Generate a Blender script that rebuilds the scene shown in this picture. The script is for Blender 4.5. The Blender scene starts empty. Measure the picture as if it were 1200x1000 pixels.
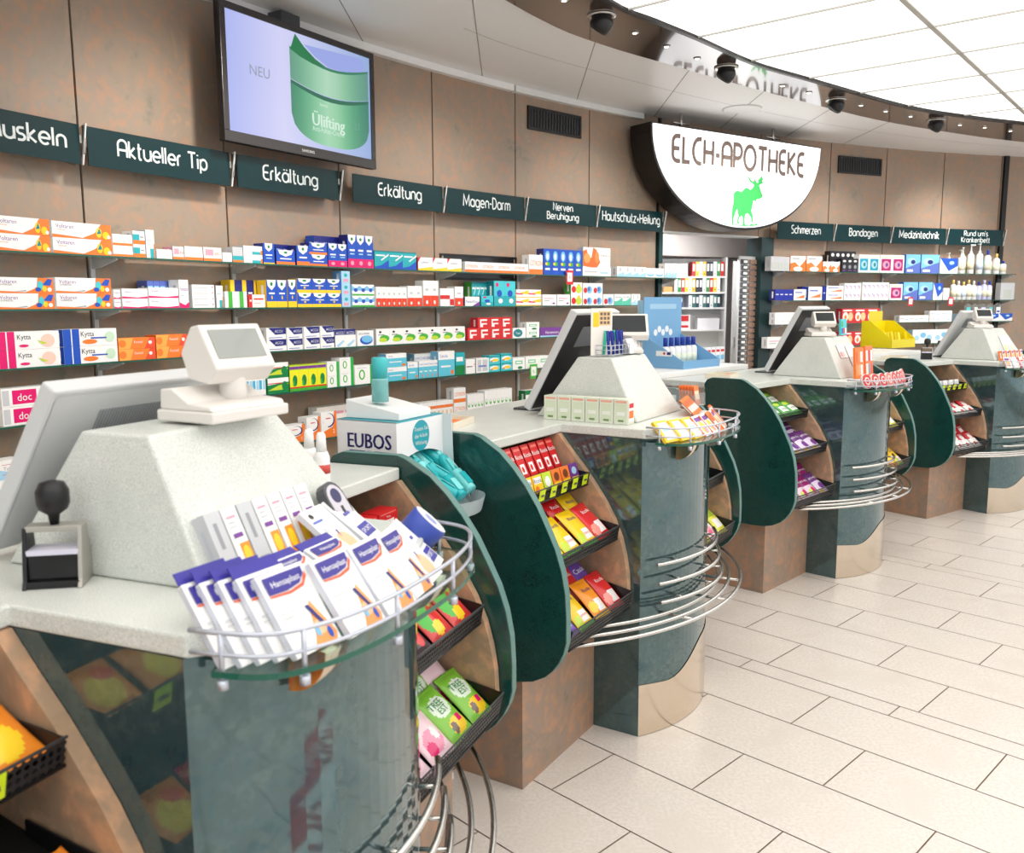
import bpy, math, random
from mathutils import Vector, Matrix
PI = math.pi
SC = bpy.context.scene
COL = SC.collection

# ---------------------------------------------------------------- camera
def make_camera():
    F = 1026.0; pt = math.radians(7.95); ro = math.radians(-0.24)
    cp, sp, cr, sr = math.cos(pt), math.sin(pt), math.cos(ro), math.sin(ro)
    right = (cr, sr*sp, sr*cp); up = (-sr, cr*sp, cr*cp); back = (0, -cp, sp)
    M = Matrix(((right[0], up[0], back[0], 0), (right[1], up[1], back[1], 0),
                (right[2], up[2], back[2], 1.457), (0, 0, 0, 1)))
    cd = bpy.data.cameras.new('camera'); cd.sensor_width = 36; cd.lens = F/1200*36
    cd.clip_start = .05
    cd.dof.use_dof = True; cd.dof.focus_distance = 3.6; cd.dof.aperture_fstop = 7.0
    co = bpy.data.objects.new('camera', cd); COL.objects.link(co); co.matrix_world = M
    SC.camera = co
make_camera()

# ---------------------------------------------------------------- world, exposure
wd = bpy.data.worlds.new('world'); SC.world = wd; wd.use_nodes = True
wd.node_tree.nodes['Background'].inputs[0].default_value = (.9, .95, 1, 1)
wd.node_tree.nodes['Background'].inputs[1].default_value = 1.55
SC.view_settings.view_transform = 'Standard'; SC.view_settings.look = 'None'
SC.view_settings.gamma = 1.0; SC.view_settings.use_curve_mapping = False
SC.view_settings.exposure = 0.0
CEIL_EMIT = 1.45
SPOT_E = 165                               # watts of each wall washer, at the band spotlights and added beyond them

# ---------------------------------------------------------------- room frame
CX, CY, RW = 9.22, -1.865, 12.86           # the goods wall is an arc round this centre
HC = 3.14                                  # ceiling height
def wang(s): return math.radians(160) - s/RW
def W(s, off, z=0.0):
    t = wang(s); return Vector((CX+(RW-off)*math.cos(t), CY+(RW-off)*math.sin(t), z))
def wrot(s): t = wang(s); return math.atan2(-math.cos(t), math.sin(t))

def thing(name, label, cat, loc=(0,0,0), rotz=0, group=None, tilt=None):
    o = bpy.data.objects.new(name, None); COL.objects.link(o)
    o.empty_display_size = .05
    o.location = loc; o.rotation_euler = (0, 0, rotz) if tilt is None else (tilt[0], tilt[1], rotz)
    return tag(o, label, cat, group)
def tag(o, label, cat, group=None):
    o['label'] = label; o['category'] = cat
    if group: o['group'] = group
    return o

# ---------------------------------------------------------------- materials
def lin(c):
    f = lambda v: v/12.92 if v <= .04045 else ((v+.055)/1.055)**2.4
    return tuple(f(v/255.0) for v in c)
MATS = {}
def pm(name, col, rough=.5, metal=0., spec=.5, emis=None, es=0., trans=0., ior=1.45, alpha=1., coat=0.):
    if name in MATS: return MATS[name]
    m = bpy.data.materials.new(name); m.use_nodes = True
    b = m.node_tree.nodes['Principled BSDF']; l = lin(col)
    b.inputs['Base Color'].default_value = (*l, 1); b.inputs['Roughness'].default_value = rough
    b.inputs['Metallic'].default_value = metal; b.inputs['Specular IOR Level'].default_value = spec
    b.inputs['IOR'].default_value = ior; b.inputs['Transmission Weight'].default_value = trans
    b.inputs['Alpha'].default_value = alpha; b.inputs['Coat Weight'].default_value = coat
    if emis:
        b.inputs['Emission Color'].default_value = (*lin(emis), 1); b.inputs['Emission Strength'].default_value = es
    MATS[name] = m; return m
def C(*c):
    """plain printed card colour, slightly glossy; faint print grain keeps it procedural"""
    n = 'print_%d_%d_%d' % c
    return pm(n, c, .38)
def nodes_of(m): return m.node_tree.nodes, m.node_tree.links, m.node_tree.nodes['Principled BSDF']
def noise_mix(name, cols, scale, rough=.4, detail=6, dist=.6, lo=.3, hi=.7, coat=0, spec=.5, fine=0, finecol=None, metal=0, bump=0):
    """cols: list of sRGB colours spread over a noise ramp"""
    if name in MATS: return MATS[name]
    m = pm(name, cols[0], rough, metal, spec, coat=coat); N, L, B = nodes_of(m)
    tc = N.new('ShaderNodeTexCoord'); nz = N.new('ShaderNodeTexNoise')
    nz.inputs['Scale'].default_value = scale; nz.inputs['Detail'].default_value = detail
    nz.inputs['Distortion'].default_value = dist; nz.inputs['Roughness'].default_value = .6
    L.new(tc.outputs['Object'], nz.inputs['Vector'])
    rp = N.new('ShaderNodeValToRGB'); el = rp.color_ramp.elements
    while len(el) < len(cols): el.new(.5)
    for i, c in enumerate(cols):
        el[i].position = lo+(hi-lo)*i/(len(cols)-1); el[i].color = (*lin(c), 1)
    L.new(nz.outputs['Fac'], rp.inputs['Fac']); out = rp.outputs['Color']
    if fine:
        n2 = N.new('ShaderNodeTexNoise'); n2.inputs['Scale'].default_value = fine; n2.inputs['Detail'].default_value = 2
        L.new(tc.outputs['Object'], n2.inputs['Vector'])
        r2 = N.new('ShaderNodeValToRGB'); r2.color_ramp.elements[0].position = .42; r2.color_ramp.elements[1].position = .6
        L.new(n2.outputs['Fac'], r2.inputs['Fac'])
        mx = N.new('ShaderNodeMix'); mx.data_type = 'RGBA'; mx.blend_type = 'MIX'
        L.new(r2.outputs['Color'], mx.inputs['Factor']); L.new(out, mx.inputs['A'])
        mx.inputs['B'].default_value = (*lin(finecol), 1); out = mx.outputs['Result']
        if bump: pass
    L.new(out, B.inputs['Base Color'])
    return m

M_WALL = noise_mix('wall_laminate', [(136,130,116),(162,143,124),(178,142,118),(154,140,124),(178,149,126)], 3.0, .36, 7, 1.0, .3, .7, fine=22, finecol=(160,142,126))
M_WOOD = noise_mix('rust_laminate', [(118,110,99),(156,128,106),(176,134,106),(138,122,107),(178,144,117)], 4.0, .38, 7, 1.0, .3, .7, fine=26, finecol=(150,128,112))
M_WOODL = noise_mix('rust_laminate_inner', [(146,124,102),(186,152,120),(202,156,122),(158,132,108),(204,168,134)], 5.0, .42, 7, 1.0, .3, .7, fine=28, finecol=(168,140,114))
M_STONE = noise_mix('pale_speckled_worktop', [(216,218,212),(224,225,219),(229,229,224)], 9, .3, 3, 0, .35, .65, fine=520, finecol=(194,200,194))
M_GREEN = noise_mix('dark_green_board', [(14,52,50),(20,64,60),(14,46,45)], 14, .2, 8, .2, .35, .65, fine=300, finecol=(26,70,64), coat=.5)
M_GREENE = pm('green_board_edge', (84,124,118), .35)
M_BODY = noise_mix('blue_green_laminate', [(58,86,94),(74,102,108),(94,114,114),(64,94,102)], 6, .06, 8, .8, .3, .7, coat=.5, fine=60, finecol=(80,102,104), metal=.6)
M_STEEL = pm('brushed_steel', (196,190,180), .2, 1.)
M_STEELW = pm('polished_steel_sheet', (214,200,182), .16, 1.)
M_CHROME = pm('satin_tube', (205,202,198), .26, 1.)
M_WIRE = pm('white_grey_wire', (196,200,212), .3, .6)
M_BLACK = pm('black_plastic', (24,24,26), .35)
M_BLACKM = pm('black_matt', (12,12,13), .6)
M_DGREY = pm('dark_grey_plastic', (70,72,76), .4)
M_BEIGE = pm('warm_grey_plastic', (228,223,217), .42)
M_BEIGE2 = pm('pale_grey_plastic', (206,207,208), .38)
M_WHITE = pm('white_lacquer', (238,238,236), .4)
M_CEIL = pm('ceiling_metal_panel', (248,247,246), .4)
M_GLASS = pm('clear_glass', (222,240,232), .03, trans=1., ior=1.15)
M_GLASSE = pm('green_glass_edge', (36,94,78), .1)
M_ACRYL = pm('clear_acrylic', (240,246,248), .04, trans=.92, ior=1.12)
M_SIGN = pm('sign_green', (4,44,48), .25, spec=.3)
M_SIGNT = pm('sign_letter', (225,232,232), .4)
M_LIGHT = pm('luminous_panel', (250,250,248), .5, emis=(255,254,250), es=CEIL_EMIT)
M_DARKP = pm('bronze_glossy_band', (74,60,52), .1, coat=.6)
M_POST = pm('dark_green_post', (22,62,62), .35)
M_JAMB = pm('green_grey_jamb', (30,56,58), .4)

# ---------------------------------------------------------------- mesh builder
class MB:
    def __init__(s): s.v=[]; s.f=[]; s.m=[]; s.sm=[]; s.mats=[]
    def mi(s, m):
        if m not in s.mats: s.mats.append(m)
        return s.mats.index(m)
    def add(s, vs, fs, mat, M=None, smooth=False):
        b = len(s.v)
        s.v += [tuple(M @ Vector(p)) for p in vs] if M is not None else [tuple(p) for p in vs]
        k = s.mi(mat)
        for f in fs: s.f.append([b+i for i in f]); s.m.append(k); s.sm.append(smooth)
        return s
    def box(s, x0,y0,z0,x1,y1,z1, mat, M=None):
        vs = [(x0,y0,z0),(x1,y0,z0),(x1,y1,z0),(x0,y1,z0),(x0,y0,z1),(x1,y0,z1),(x1,y1,z1),(x0,y1,z1)]
        return s.add(vs, [(0,3,2,1),(4,5,6,7),(0,1,5,4),(1,2,6,5),(2,3,7,6),(3,0,4,7)], mat, M)
    def cham(s, x0,y0,z0,x1,y1,z1, c, mat, M=None):
        """box with chamfered edges"""
        vs=[]; 
        for z,i in ((z0,c),(z0+c,0),(z1-c,0),(z1,c)):
            k = c if i==0 else c
            if i: vs += [(x0+c,y0+c,z),(x1-c,y0+c,z),(x1-c,y1-c,z),(x0+c,y1-c,z)]*1
            else: vs += [(x0+c,y0,z),(x1-c,y0,z),(x1,y0+c,z),(x1,y1-c,z),(x1-c,y1,z),(x0+c,y1,z),(x0,y1-c,z),(x0,y0+c,z)]
        B=0; A=4; D=12; T=20
        fs=[(3,2,1,0),(T,T+1,T+2,T+3)]
        for r in (0,):
            fs += [(0,1,A+1,A),(1,2,A+3,A+2),(2,3,A+5,A+4),(3,0,A+7,A+6),(0,A,A+7),(1,A+2,A+1),(2,A+4,A+3),(3,A+6,A+5)]
        for i in range(8): fs.append((A+i,A+(i+1)%8,D+(i+1)%8,D+i))
        fs += [(T+1,T,D,D+1),(T+2,T+1,D+2,D+3),(T+3,T+2,D+4,D+5),(T,T+3,D+6,D+7),(T,D+7,D),(T+1,D+1,D+2),(T+2,D+3,D+4),(T+3,D+5,D+6)]
        return s.add(vs, fs, mat, M)
    def prism(s, pts, a, b, axis, mat, M=None, side=None, smooth=False):
        """pts 2-D outline; axis z: (x,y), axis x: (y,z), axis y: (x,z); swept from a to b"""
        mk = {'z': lambda p,t:(p[0],p[1],t), 'x': lambda p,t:(t,p[0],p[1]), 'y': lambda p,t:(p[0],t,p[1])}[axis]
        n = len(pts); lo = [mk(p,a) for p in pts]; hi = [mk(p,b) for p in pts]
        ar = sum(pts[i][0]*pts[(i+1)%n][1]-pts[(i+1)%n][0]*pts[i][1] for i in range(n))
        flip = (ar < 0) != (axis == 'y') != (b < a)
        cap = [list(range(n))[::-1], list(range(n,2*n))]; sd = [[i,(i+1)%n,n+(i+1)%n,n+i] for i in range(n)]
        if flip: cap = [c[::-1] for c in cap]; sd = [c[::-1] for c in sd]
        s.add(lo+hi, cap, mat, M)
        bq = len(s.v)-2*n; k = s.mi(side or mat)
        for f in sd: s.f.append([bq+i for i in f]); s.m.append(k); s.sm.append(smooth)
        return s
    def poly(s, pts3, mat, M=None): return s.add(pts3, [list(range(len(pts3)))], mat, M)
    def tube(s, path, r, mat, n=8, closed=False, M=None, r2=None):
        P = [Vector(p) for p in path]; K = len(P); vs=[]; up=None
        for i,p in enumerate(P):
            if closed: d = P[(i+1)%K]-P[i-1]
            else: d = P[min(i+1,K-1)]-P[max(i-1,0)]
            d.normalize()
            if up is None: up = Vector((0,0,1)) if abs(d.z)<.9 else Vector((1,0,0))
            x = d.cross(up); x.normalize(); y = x.cross(d); y.normalize(); up = y
            rr = r if r2 is None else r+(r2-r)*i/(K-1)
            vs += [p+rr*(math.cos(2*PI*j/n)*x+math.sin(2*PI*j/n)*y) for j in range(n)]
        fs=[]
        for i in range(K if closed else K-1):
            a=i*n; b=((i+1)%K)*n
            fs += [(a+j,b+j,b+(j+1)%n,a+(j+1)%n) for j in range(n)]
        s.add(vs, fs, mat, M, True)
        if not closed:
            q=len(s.v)-len(vs); k=s.mi(mat)
            s.f += [[q+j for j in range(n)], [q+(K-1)*n+j for j in range(n)][::-1]]; s.m += [k,k]; s.sm += [False,False]
        return s
    def lathe(s, prof, mat, n=20, M=None, cx=0, cy=0, sx=1, sy=1):
        vs=[]; K=len(prof)
        for r,z in prof: vs += [(cx+sx*r*math.cos(2*PI*j/n), cy+sy*r*math.sin(2*PI*j/n), z) for j in range(n)]
        fs=[(i*n+j,i*n+(j+1)%n,(i+1)*n+(j+1)%n,(i+1)*n+j) for i in range(K-1) for j in range(n)]
        s.add(vs, fs, mat, M, True)
        q=len(s.v)-len(vs); k=s.mi(mat)
        s.f += [[q+j for j in range(n)][::-1],[q+(K-1)*n+j for j in range(n)]]; s.m += [k,k]; s.sm += [False,False]
        return s
    def text(s, body, mat, M, size, width=None, align='c', bold=False):
        """flat lettering in the local xy plane of M, cap height about size"""
        vs, fs, w = text_mesh(body)
        k = size/.72; kx = k
        if width is not None and w*k > width: kx = width/w
        ox = {'c': -w/2, 'l': 0, 'r': -w}[align]
        s.add([((x+ox)*kx, (y-.36)*k, 0) for x,y in vs], fs, mat, M)
        if bold:
            for dx in (-.03,.03): s.add([((x+ox+dx)*kx, (y-.36)*k, .00005) for x,y in vs], fs, mat, M)
        return s
    def build(s, name, parent=None, loc=None, rot=None, bevel=None):
        me = bpy.data.meshes.new(name); me.from_pydata(s.v, [], s.f)
        for m in s.mats: me.materials.append(m)
        me.polygons.foreach_set('material_index', s.m); me.polygons.foreach_set('use_smooth', s.sm)
        me.update()
        return link(name, me, parent, loc, rot, bevel)
def link(name, me, parent=None, loc=None, rot=None, bevel=None):
    o = bpy.data.objects.new(name, me); COL.objects.link(o); o.parent = parent
    if loc is not None: o.location = loc
    if rot is not None: o.rotation_euler = rot
    if bevel:
        b = o.modifiers.new('bevel','BEVEL'); b.width = bevel; b.segments = 2; b.limit_method = 'ANGLE'; b.angle_limit = .7
    return o
_TX = {}
def text_mesh(body):
    if body not in _TX:
        cu = bpy.data.curves.new('t','FONT'); cu.body = body; cu.size = 1; cu.resolution_u = 2
        ob = bpy.data.objects.new('t', cu); COL.objects.link(ob)
        me = bpy.data.meshes.new_from_object(ob)
        vs = [(v.co.x, v.co.y) for v in me.vertices]; fs = [list(p.vertices) for p in me.polygons]
        x0 = min(v[0] for v in vs); vs = [(x-x0,y) for x,y in vs]
        _TX[body] = (vs, fs, max(v[0] for v in vs))
        bpy.data.objects.remove(ob); bpy.data.curves.remove(cu); bpy.data.meshes.remove(me)
    return _TX[body]
def struct(o): o['kind'] = 'structure'; return o
def T(x,y,z): return Matrix.Translation((x,y,z))
def RX(a): return Matrix.Rotation(a,4,'X')
def RY(a): return Matrix.Rotation(a,4,'Y')
def RZ(a): return Matrix.Rotation(a,4,'Z')
def clone(o, loc=None, rotz=None, parent=None):
    c = o.copy(); COL.objects.link(c); c.parent = parent
    if loc is not None: c.location = loc
    if rotz is not None: c.rotation_euler = (o.rotation_euler[0], o.rotation_euler[1], rotz)
    for ch in list(o.children): clone(ch, parent=c)
    return c

# stroke lettering in the rounded style of the shop's signs
def arc(cx,cy,rx,ry,a0,a1,n=9): return [(cx+rx*math.cos(math.radians(a0+(a1-a0)*i/n)), cy+ry*math.sin(math.radians(a0+(a1-a0)*i/n))) for i in range(n+1)]
X = .66; H = .26
def _o(w=.3, h=X): return arc(w,h/2,w,h/2,0,360,18)
GL = {
 'M': (.86,[[(0,0)]+[(.07,1)]+[(.43,.2),(.79,1),(.86,0)]]),
 'u': (.5,[[(0,X)]+arc(.25,.25,.25,.25,180,360),[(.5,X),(.5,0)]]),
 's': (.36,[[(.34,X)]+arc(.15,X*.75,.15,X*.25,90,270)+arc(.19,X*.25,.17,X*.25,90,-90)+[(0,0)]]),
 'k': (.42,[[(0,0),(0,1)],[(.38,X),(.03,.3),(.42,0)]]),
 'e': (.56,[[(.02,X*.5),(.56,X*.5)]+arc(.28,X/2,.28,X/2,0,315,14)]),
 'l': (.05,[[(0,0),(0,1)]]), 'n': (.48,[[(0,0),(0,X-.22)]+arc(.24,X-.24,.24,.24,180,0)+[(.48,0)]]),
 'A': (.62,[[(0,0),(0,.68)]+arc(.31,.69,.31,.31,180,0)+[(.62,0)],[(0,.4),(.62,.4)]]),
 't': (.3,[[(.1,.95),(.1,.12),(.16,0),(.28,0)],[(0,X),(.28,X)]]),
 'r': (.28,[[(0,0),(0,X-.2)]+arc(.2,X-.2,.2,.2,180,80)]),
 'T': (.62,[[(0,1),(.62,1)],[(.31,1),(.31,0)]]), 'i': (.05,[[(0,0),(0,X)],[(0,.84),(0,.92)]]),
 'p': (.54,[_o(.27),[(0,X),(0,-H)]]), 'E': (.5,[[(.5,1),(.3,1)]+arc(.3,.75,.27,.25,90,180,5)+[(.03,.5),(.45,.5),(.03,.5)]+arc(.3,.25,.27,.25,180,270,5)+[(.5,0)]]),
 'a': (.56,[_o(.28),[(.56,X),(.56,0)]]), 'g': (.56,[_o(.28),[(.56,X),(.56,-.08)]+arc(.3,-.08,.26,.18,0,-130,6)]),
 'D': (.56,[[(0,0),(0,1),(.2,1)]+arc(.2,.5,.36,.5,90,-90,10)+[(0,0)]]), 'm': (.76,[[(0,0),(0,X-.18)]+arc(.19,X-.19,.19,.19,180,0,6)+[(.38,0)],[(.38,X-.19)]+arc(.57,X-.19,.19,.19,180,0,6)+[(.76,0)]]),
 '-': (.26,[[(0,.42),(.26,.42)]]), 'N': (.56,[[(0,0),(0,1),(.56,0),(.56,1)]]), 'v': (.46,[[(0,X),(.23,0),(.46,X)]]),
 'B': (.5,[[(0,.52),(.26,.52)]+arc(.26,.76,.2,.24,-90,90,6)+[(0,1),(0,0),(.28,0)]+arc(.28,.26,.22,.26,-90,90,6)+[(.1,.52)]]),
 'h': (.48,[[(0,0),(0,1)],[(0,X-.24)]+arc(.24,X-.24,.24,.24,180,0)+[(.48,0)]]),
 'H': (.56,[[(0,0),(0,1)],[(.56,0),(.56,1)],[(0,.5),(.56,.5)]]), 'c': (.44,[arc(.3,X/2,.3,X/2,60,300,12)]),
 'z': (.42,[[(0,X),(.42,X),(0,0),(.42,0)]]), '+': (.4,[[(0,.36),(.4,.36)],[(.2,.16),(.2,.56)]]),
 'S': (.46,[[(.42,1)]+arc(.22,.76,.2,.24,90,270)+arc(.24,.26,.22,.26,90,-90)+[(0,0)]]),
 'd': (.54,[_o(.27),[(.54,0),(.54,1)]]), 'R': (.5,[[(0,0),(0,1),(.26,1)]+arc(.26,.74,.22,.26,90,-90,8)+[(.02,.48)],[(.22,.48),(.5,0)]]),
 "'": (.06,[[(.03,1),(0,.82)]]), 'K': (.54,[[(0,0),(0,1)],[(.5,1),(.03,.5),(.54,0)]]), 'b': (.54,[_o(.27),[(0,0),(0,1)]]),
 'L': (.42,[[(0,1),(0,0),(.42,0)]]), 'C': (.56,[[(.56,1),(.42,1)]+arc(.42,.5,.4,.5,90,270,12)+[(.56,0)]]),
 'P': (.52,[[(0,0),(0,1),(.25,1)]+arc(.25,.71,.27,.29,90,-90,10)+[(0,.42)]]), 'O': (.8,[arc(.4,.5,.4,.5,0,360,24)]),
 ' ': (.22,[]),
}
GL['ä'] = (.56, GL['a'][1]+[[(.16,.84),(.16,.92)],[(.4,.84),(.4,.92)]])
def stroke_text(mb, body, mat, M, size, wt=.11, gap=.17, align='c', sx=1.0):
    x = 0; strokes = []
    for ch in body:
        w, ss = GL[ch]
        for st in ss: strokes.append([(x+p[0]*sx, p[1]) for p in st])
        x += w*sx+gap
    tot = x-gap; ox = {'c': -tot/2, 'l': 0}[align]
    for st in strokes:
        n = len(st); vs=[]
        for i,p in enumerate(st):
            a = Vector(st[max(i-1,0)]); b = Vector(st[min(i+1,n-1)])
            if 0 < i < n-1:
                d1 = (Vector(p)-a).normalized() if (Vector(p)-a).length>1e-6 else (b-Vector(p)).normalized()
                d2 = (b-Vector(p)).normalized() if (b-Vector(p)).length>1e-6 else d1
                d = d1+d2
                if d.length < .3: d = d1; k = 1
                else: d.normalize(); k = 1/max(.45, d.dot(d1))
            else: d = (b-a).normalized(); k = 1
            nx, ny = -d.y*wt/2*k, d.x*wt/2*k
            vs += [((p[0]+ox+nx)*size, (p[1]+ny)*size, 0), ((p[0]+ox-nx)*size, (p[1]-ny)*size, 0)]
        mb.add(vs, [(2*i,2*i+1,2*i+3,2*i+2) for i in range(n-1)], mat, M)
    return tot*size
GL['E'] = (.5,[[(.5,1),(.3,1)]+arc(.3,.75,.27,.25,90,180,6)+arc(.3,.25,.27,.25,180,270,6)+[(.5,0)],[(.03,.5),(.44,.5)]])
# ---------------------------------------------------------------- floor
def make_floor():
    L = .6; Wd = .3; A = math.radians(-45.38); ca, sa = math.cos(A), math.sin(A)
    tile = noise_mix('floor_tile', [(214,205,197),(221,213,206),(217,209,201)], 3.5, .24, 4, .3, .35, .65, fine=90, finecol=(212,203,195))
    grout = pm('floor_grout', (142,118,98), .8)
    mb = MB()
    mb.add([(-9,-5,-.004),(11,-5,-.004),(11,14,-.004),(-9,14,-.004)], [(0,1,2,3)], grout)
    # rows: v0 = 3.532*L is a joint line; narrow row after three wide ones, then every six
    v = 3.5323*L; rows = []
    seq = [(Wd,.70),(Wd,.15),(Wd,.71),(.102,.07),(Wd,.18),(Wd,.72),(Wd,.20),(Wd,.75),(Wd,.23),(Wd,.73),(.102,.1)]
    vv = v
    for w, o in seq: rows.append((vv, w, o)); vv += w
    k = 0
    while vv < 16:
        w = .102 if k % 7 == 6 else Wd; rows.append((vv, w, .2+.52*(k%2))); vv += w; k += 1
    vv = v; k = 0
    while vv > -10:
        w = .102 if k % 7 == 3 else Wd; vv -= w; rows.append((vv, w, .2+.5*(k%2))); k += 1
    g = .0022
    vs=[]; fs=[]
    for (v0, w, o) in rows:
        u = (math.floor(-10/L)+o)*L
        while u < 12:
            q = [(u+g,v0+g),(u+L-g,v0+g),(u+L-g,v0+w-g),(u+g,v0+w-g)]
            P = [(ca*a-sa*b*1.0, sa*a+ca*b, 0) for a,b in q]
            cxm = sum(p[0] for p in P)/4; cym = sum(p[1] for p in P)/4
            if -4 < cxm < 9.5 and -4 < cym < 12:
                b0=len(vs); vs += P; fs.append((b0,b0+1,b0+2,b0+3))
            u += L
    mb.add(vs, fs, tile)
    struct(mb.build('floor'))
make_floor()

# ---------------------------------------------------------------- goods wall (arc), back walls
SEAML = [1.08+.88*k for k in range(-3, 8)]          # panel joints left of the doorway
SEAMR = [8.83, 9.67, 10.49, 11.33, 12.16, 13.0, 13.85, 14.7]
DOOR = (7.285, 8.66); DOORH = 2.12
def arc_slab(mb, s0, s1, o0, o1, z0, z1, mat, n=6, smooth=False):
    """curved slab between wall offsets o0 (nearer the wall) and o1 (nearer the room)"""
    vs=[]
    for i in range(n+1):
        s = s0+(s1-s0)*i/n
        for o,z in ((o1,z0),(o0,z0),(o0,z1),(o1,z1)): vs.append(W(s,o,z))
    fs=[]
    for i in range(n):
        a=4*i; b=4*(i+1)
        fs += [(a,b,b+3,a+3),(a+2,b+2,b+1,a+1),(a+3,b+3,b+2,a+2),(a+1,b+1,b,a)]
    fs += [(0,3,2,1),(4*n,4*n+1,4*n+2,4*n+3)]
    mb.add(vs, fs, mat, smooth=smooth)
def make_wall():
    g = .006; dark = pm('panel_joint', (26,20,18), .8)
    mb = MB()
    arc_slab(mb, SEAML[0], DOOR[0], -.12, -.02, 0, HC+.05, dark, 30)
    for a, b in zip(SEAML[:-1], SEAML[1:]): 
        b2 = min(b, DOOR[0]) if b > 7 else b
        arc_slab(mb, a+g, b2-g, -.02, 0, 0, HC, M_WALL, 4)
    struct(mb.build('wall_left'))
    mb = MB()
    arc_slab(mb, DOOR[1], SEAMR[-1], -.12, -.02, 0, HC+.05, dark, 24)
    for a, b in zip([DOOR[1]]+SEAMR[:-1], SEAMR):
        arc_slab(mb, a+g, b-g, -.02, 0, 0, HC, M_WALL, 4)
    struct(mb.build('wall_right'))
    mb = MB()
    arc_slab(mb, DOOR[0], DOOR[1], -.12, -.02, DOORH, HC+.05, dark, 6)
    for a,b in ((DOOR[0], 8.1), (8.1, DOOR[1])): arc_slab(mb, a+.003, b-.003, -.02, 0, DOORH, HC, M_WALL, 3)
    struct(mb.build('wall_above_door'))
    # rear, side walls out of view so the room is closed
    pale = noise_mix('plaster', [(214,208,200),(222,217,210)], 3, .7)
    m = MB(); m.prism([(-5,-4),(-2.9,2.0),(-3.0,2.05),(-5.1,-4)], 0, HC+.1, 'z', pale); struct(m.build('wall_far_left'))
    # glazing added out of view so daylight brightens walls and counter fronts
    pane = pm('added_daylight_pane', (235,240,240), .05, alpha=.12)
    for nm, n_, P, D_ in (('wall_rear', 1, (-5,-4), (15,0)), ('wall_right_front', 2, (10,-4), (0,16))):
        L_ = D_[0]+D_[1]; ux = Vector((D_[0]/L_, D_[1]/L_, 0)); vy = Vector((ux.y, -ux.x, 0)); F0 = Matrix(((ux.x,vy.x,0,P[0]),(ux.y,vy.y,0,P[1]),(0,0,1,0),(0,0,0,1)))
        m = MB(); m.box(0,0,0,L_,.1,.25,pale,F0); m.box(0,0,2.75,L_,.1,HC+.1,pale,F0); struct(m.build(nm))
        f = MB(); k = 0.0
        while k <= L_+.01: f.box(k-.03,.02,.25,k+.03,.08,2.75,M_DGREY,F0); k += L_/10
        f.box(0,.045,.25,L_,.052,2.75,pane,F0); struct(f.build('window_%d' % n_))  # unseen panes, added to let side light in
    # jambs of the doorway
    for k,(s0,s1,o0,o1,mt) in enumerate([(7.25,7.30,-.12,.03,M_POST),(8.655,8.83,-.14,.06,M_JAMB)]):
        m = MB(); arc_slab(m, s0, s1, o0, o1, 0, DOORH, mt, 1); struct(m.build('trim_%d' % (k+1)))
    m = MB(); arc_slab(m, 12.18, 12.24, .0, .03, 0, HC, M_BLACK, 1); struct(m.build('trim_3'))
    m = MB(); arc_slab(m, DOOR[0], DOOR[1], -.12, .01, DOORH-.004, DOORH+.012, M_WHITE, 4); struct(m.build('trim_4'))
    # pale metal cove where wall meets ceiling
    m = MB(); arc_slab(m, SEAML[0], 5.42, .0, .05, HC-.05, HC-.002, M_CEIL, 24); arc_slab(m, 5.44, 7.0, .0, .05, HC-.05, HC-.002, M_WHITE, 8); struct(m.build('trim_5'))
make_wall()

# ---------------------------------------------------------------- ceiling
# glossy band between outer panels and luminous field
BO = [(-3.2,-2.2),(-2.6,.2),(-1.6,2.3),(-.7,3.9),(.13,5.34),(.57,5.9),(1.22,6.5),(1.75,6.98),(2.42,7.55),(3.35,8.3),(4.3,8.9),(5.2,9.38),(6.4,9.85),(8,10.2)]
BI = [(-2.7,-2.2),(-2.1,.2),(-1.15,2.1),(-.3,3.7),(.52,5.1),(.87,5.5),(1.18,5.83),(1.71,6.43),(2.27,6.9),(3.4,7.82),(4.2,8.27),(4.95,8.6),(6.1,9.1),(7.8,9.5)]
def smooth(P, n=4):
    out=[]
    for i in range(len(P)-1):
        p0=P[max(i-1,0)];p1=P[i];p2=P[i+1];p3=P[min(i+2,len(P)-1)]
        for k in range(n):
            t=k/n
            out.append(tuple(.5*(2*p1[j]+(p2[j]-p0[j])*t+(2*p0[j]-5*p1[j]+4*p2[j]-p3[j])*t*t+(-p0[j]+3*p1[j]-3*p2[j]+p3[j])*t**3) for j in (0,1)))
    out.append(P[-1]); return out
BOs, BIs = smooth(BO), smooth(BI)
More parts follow.
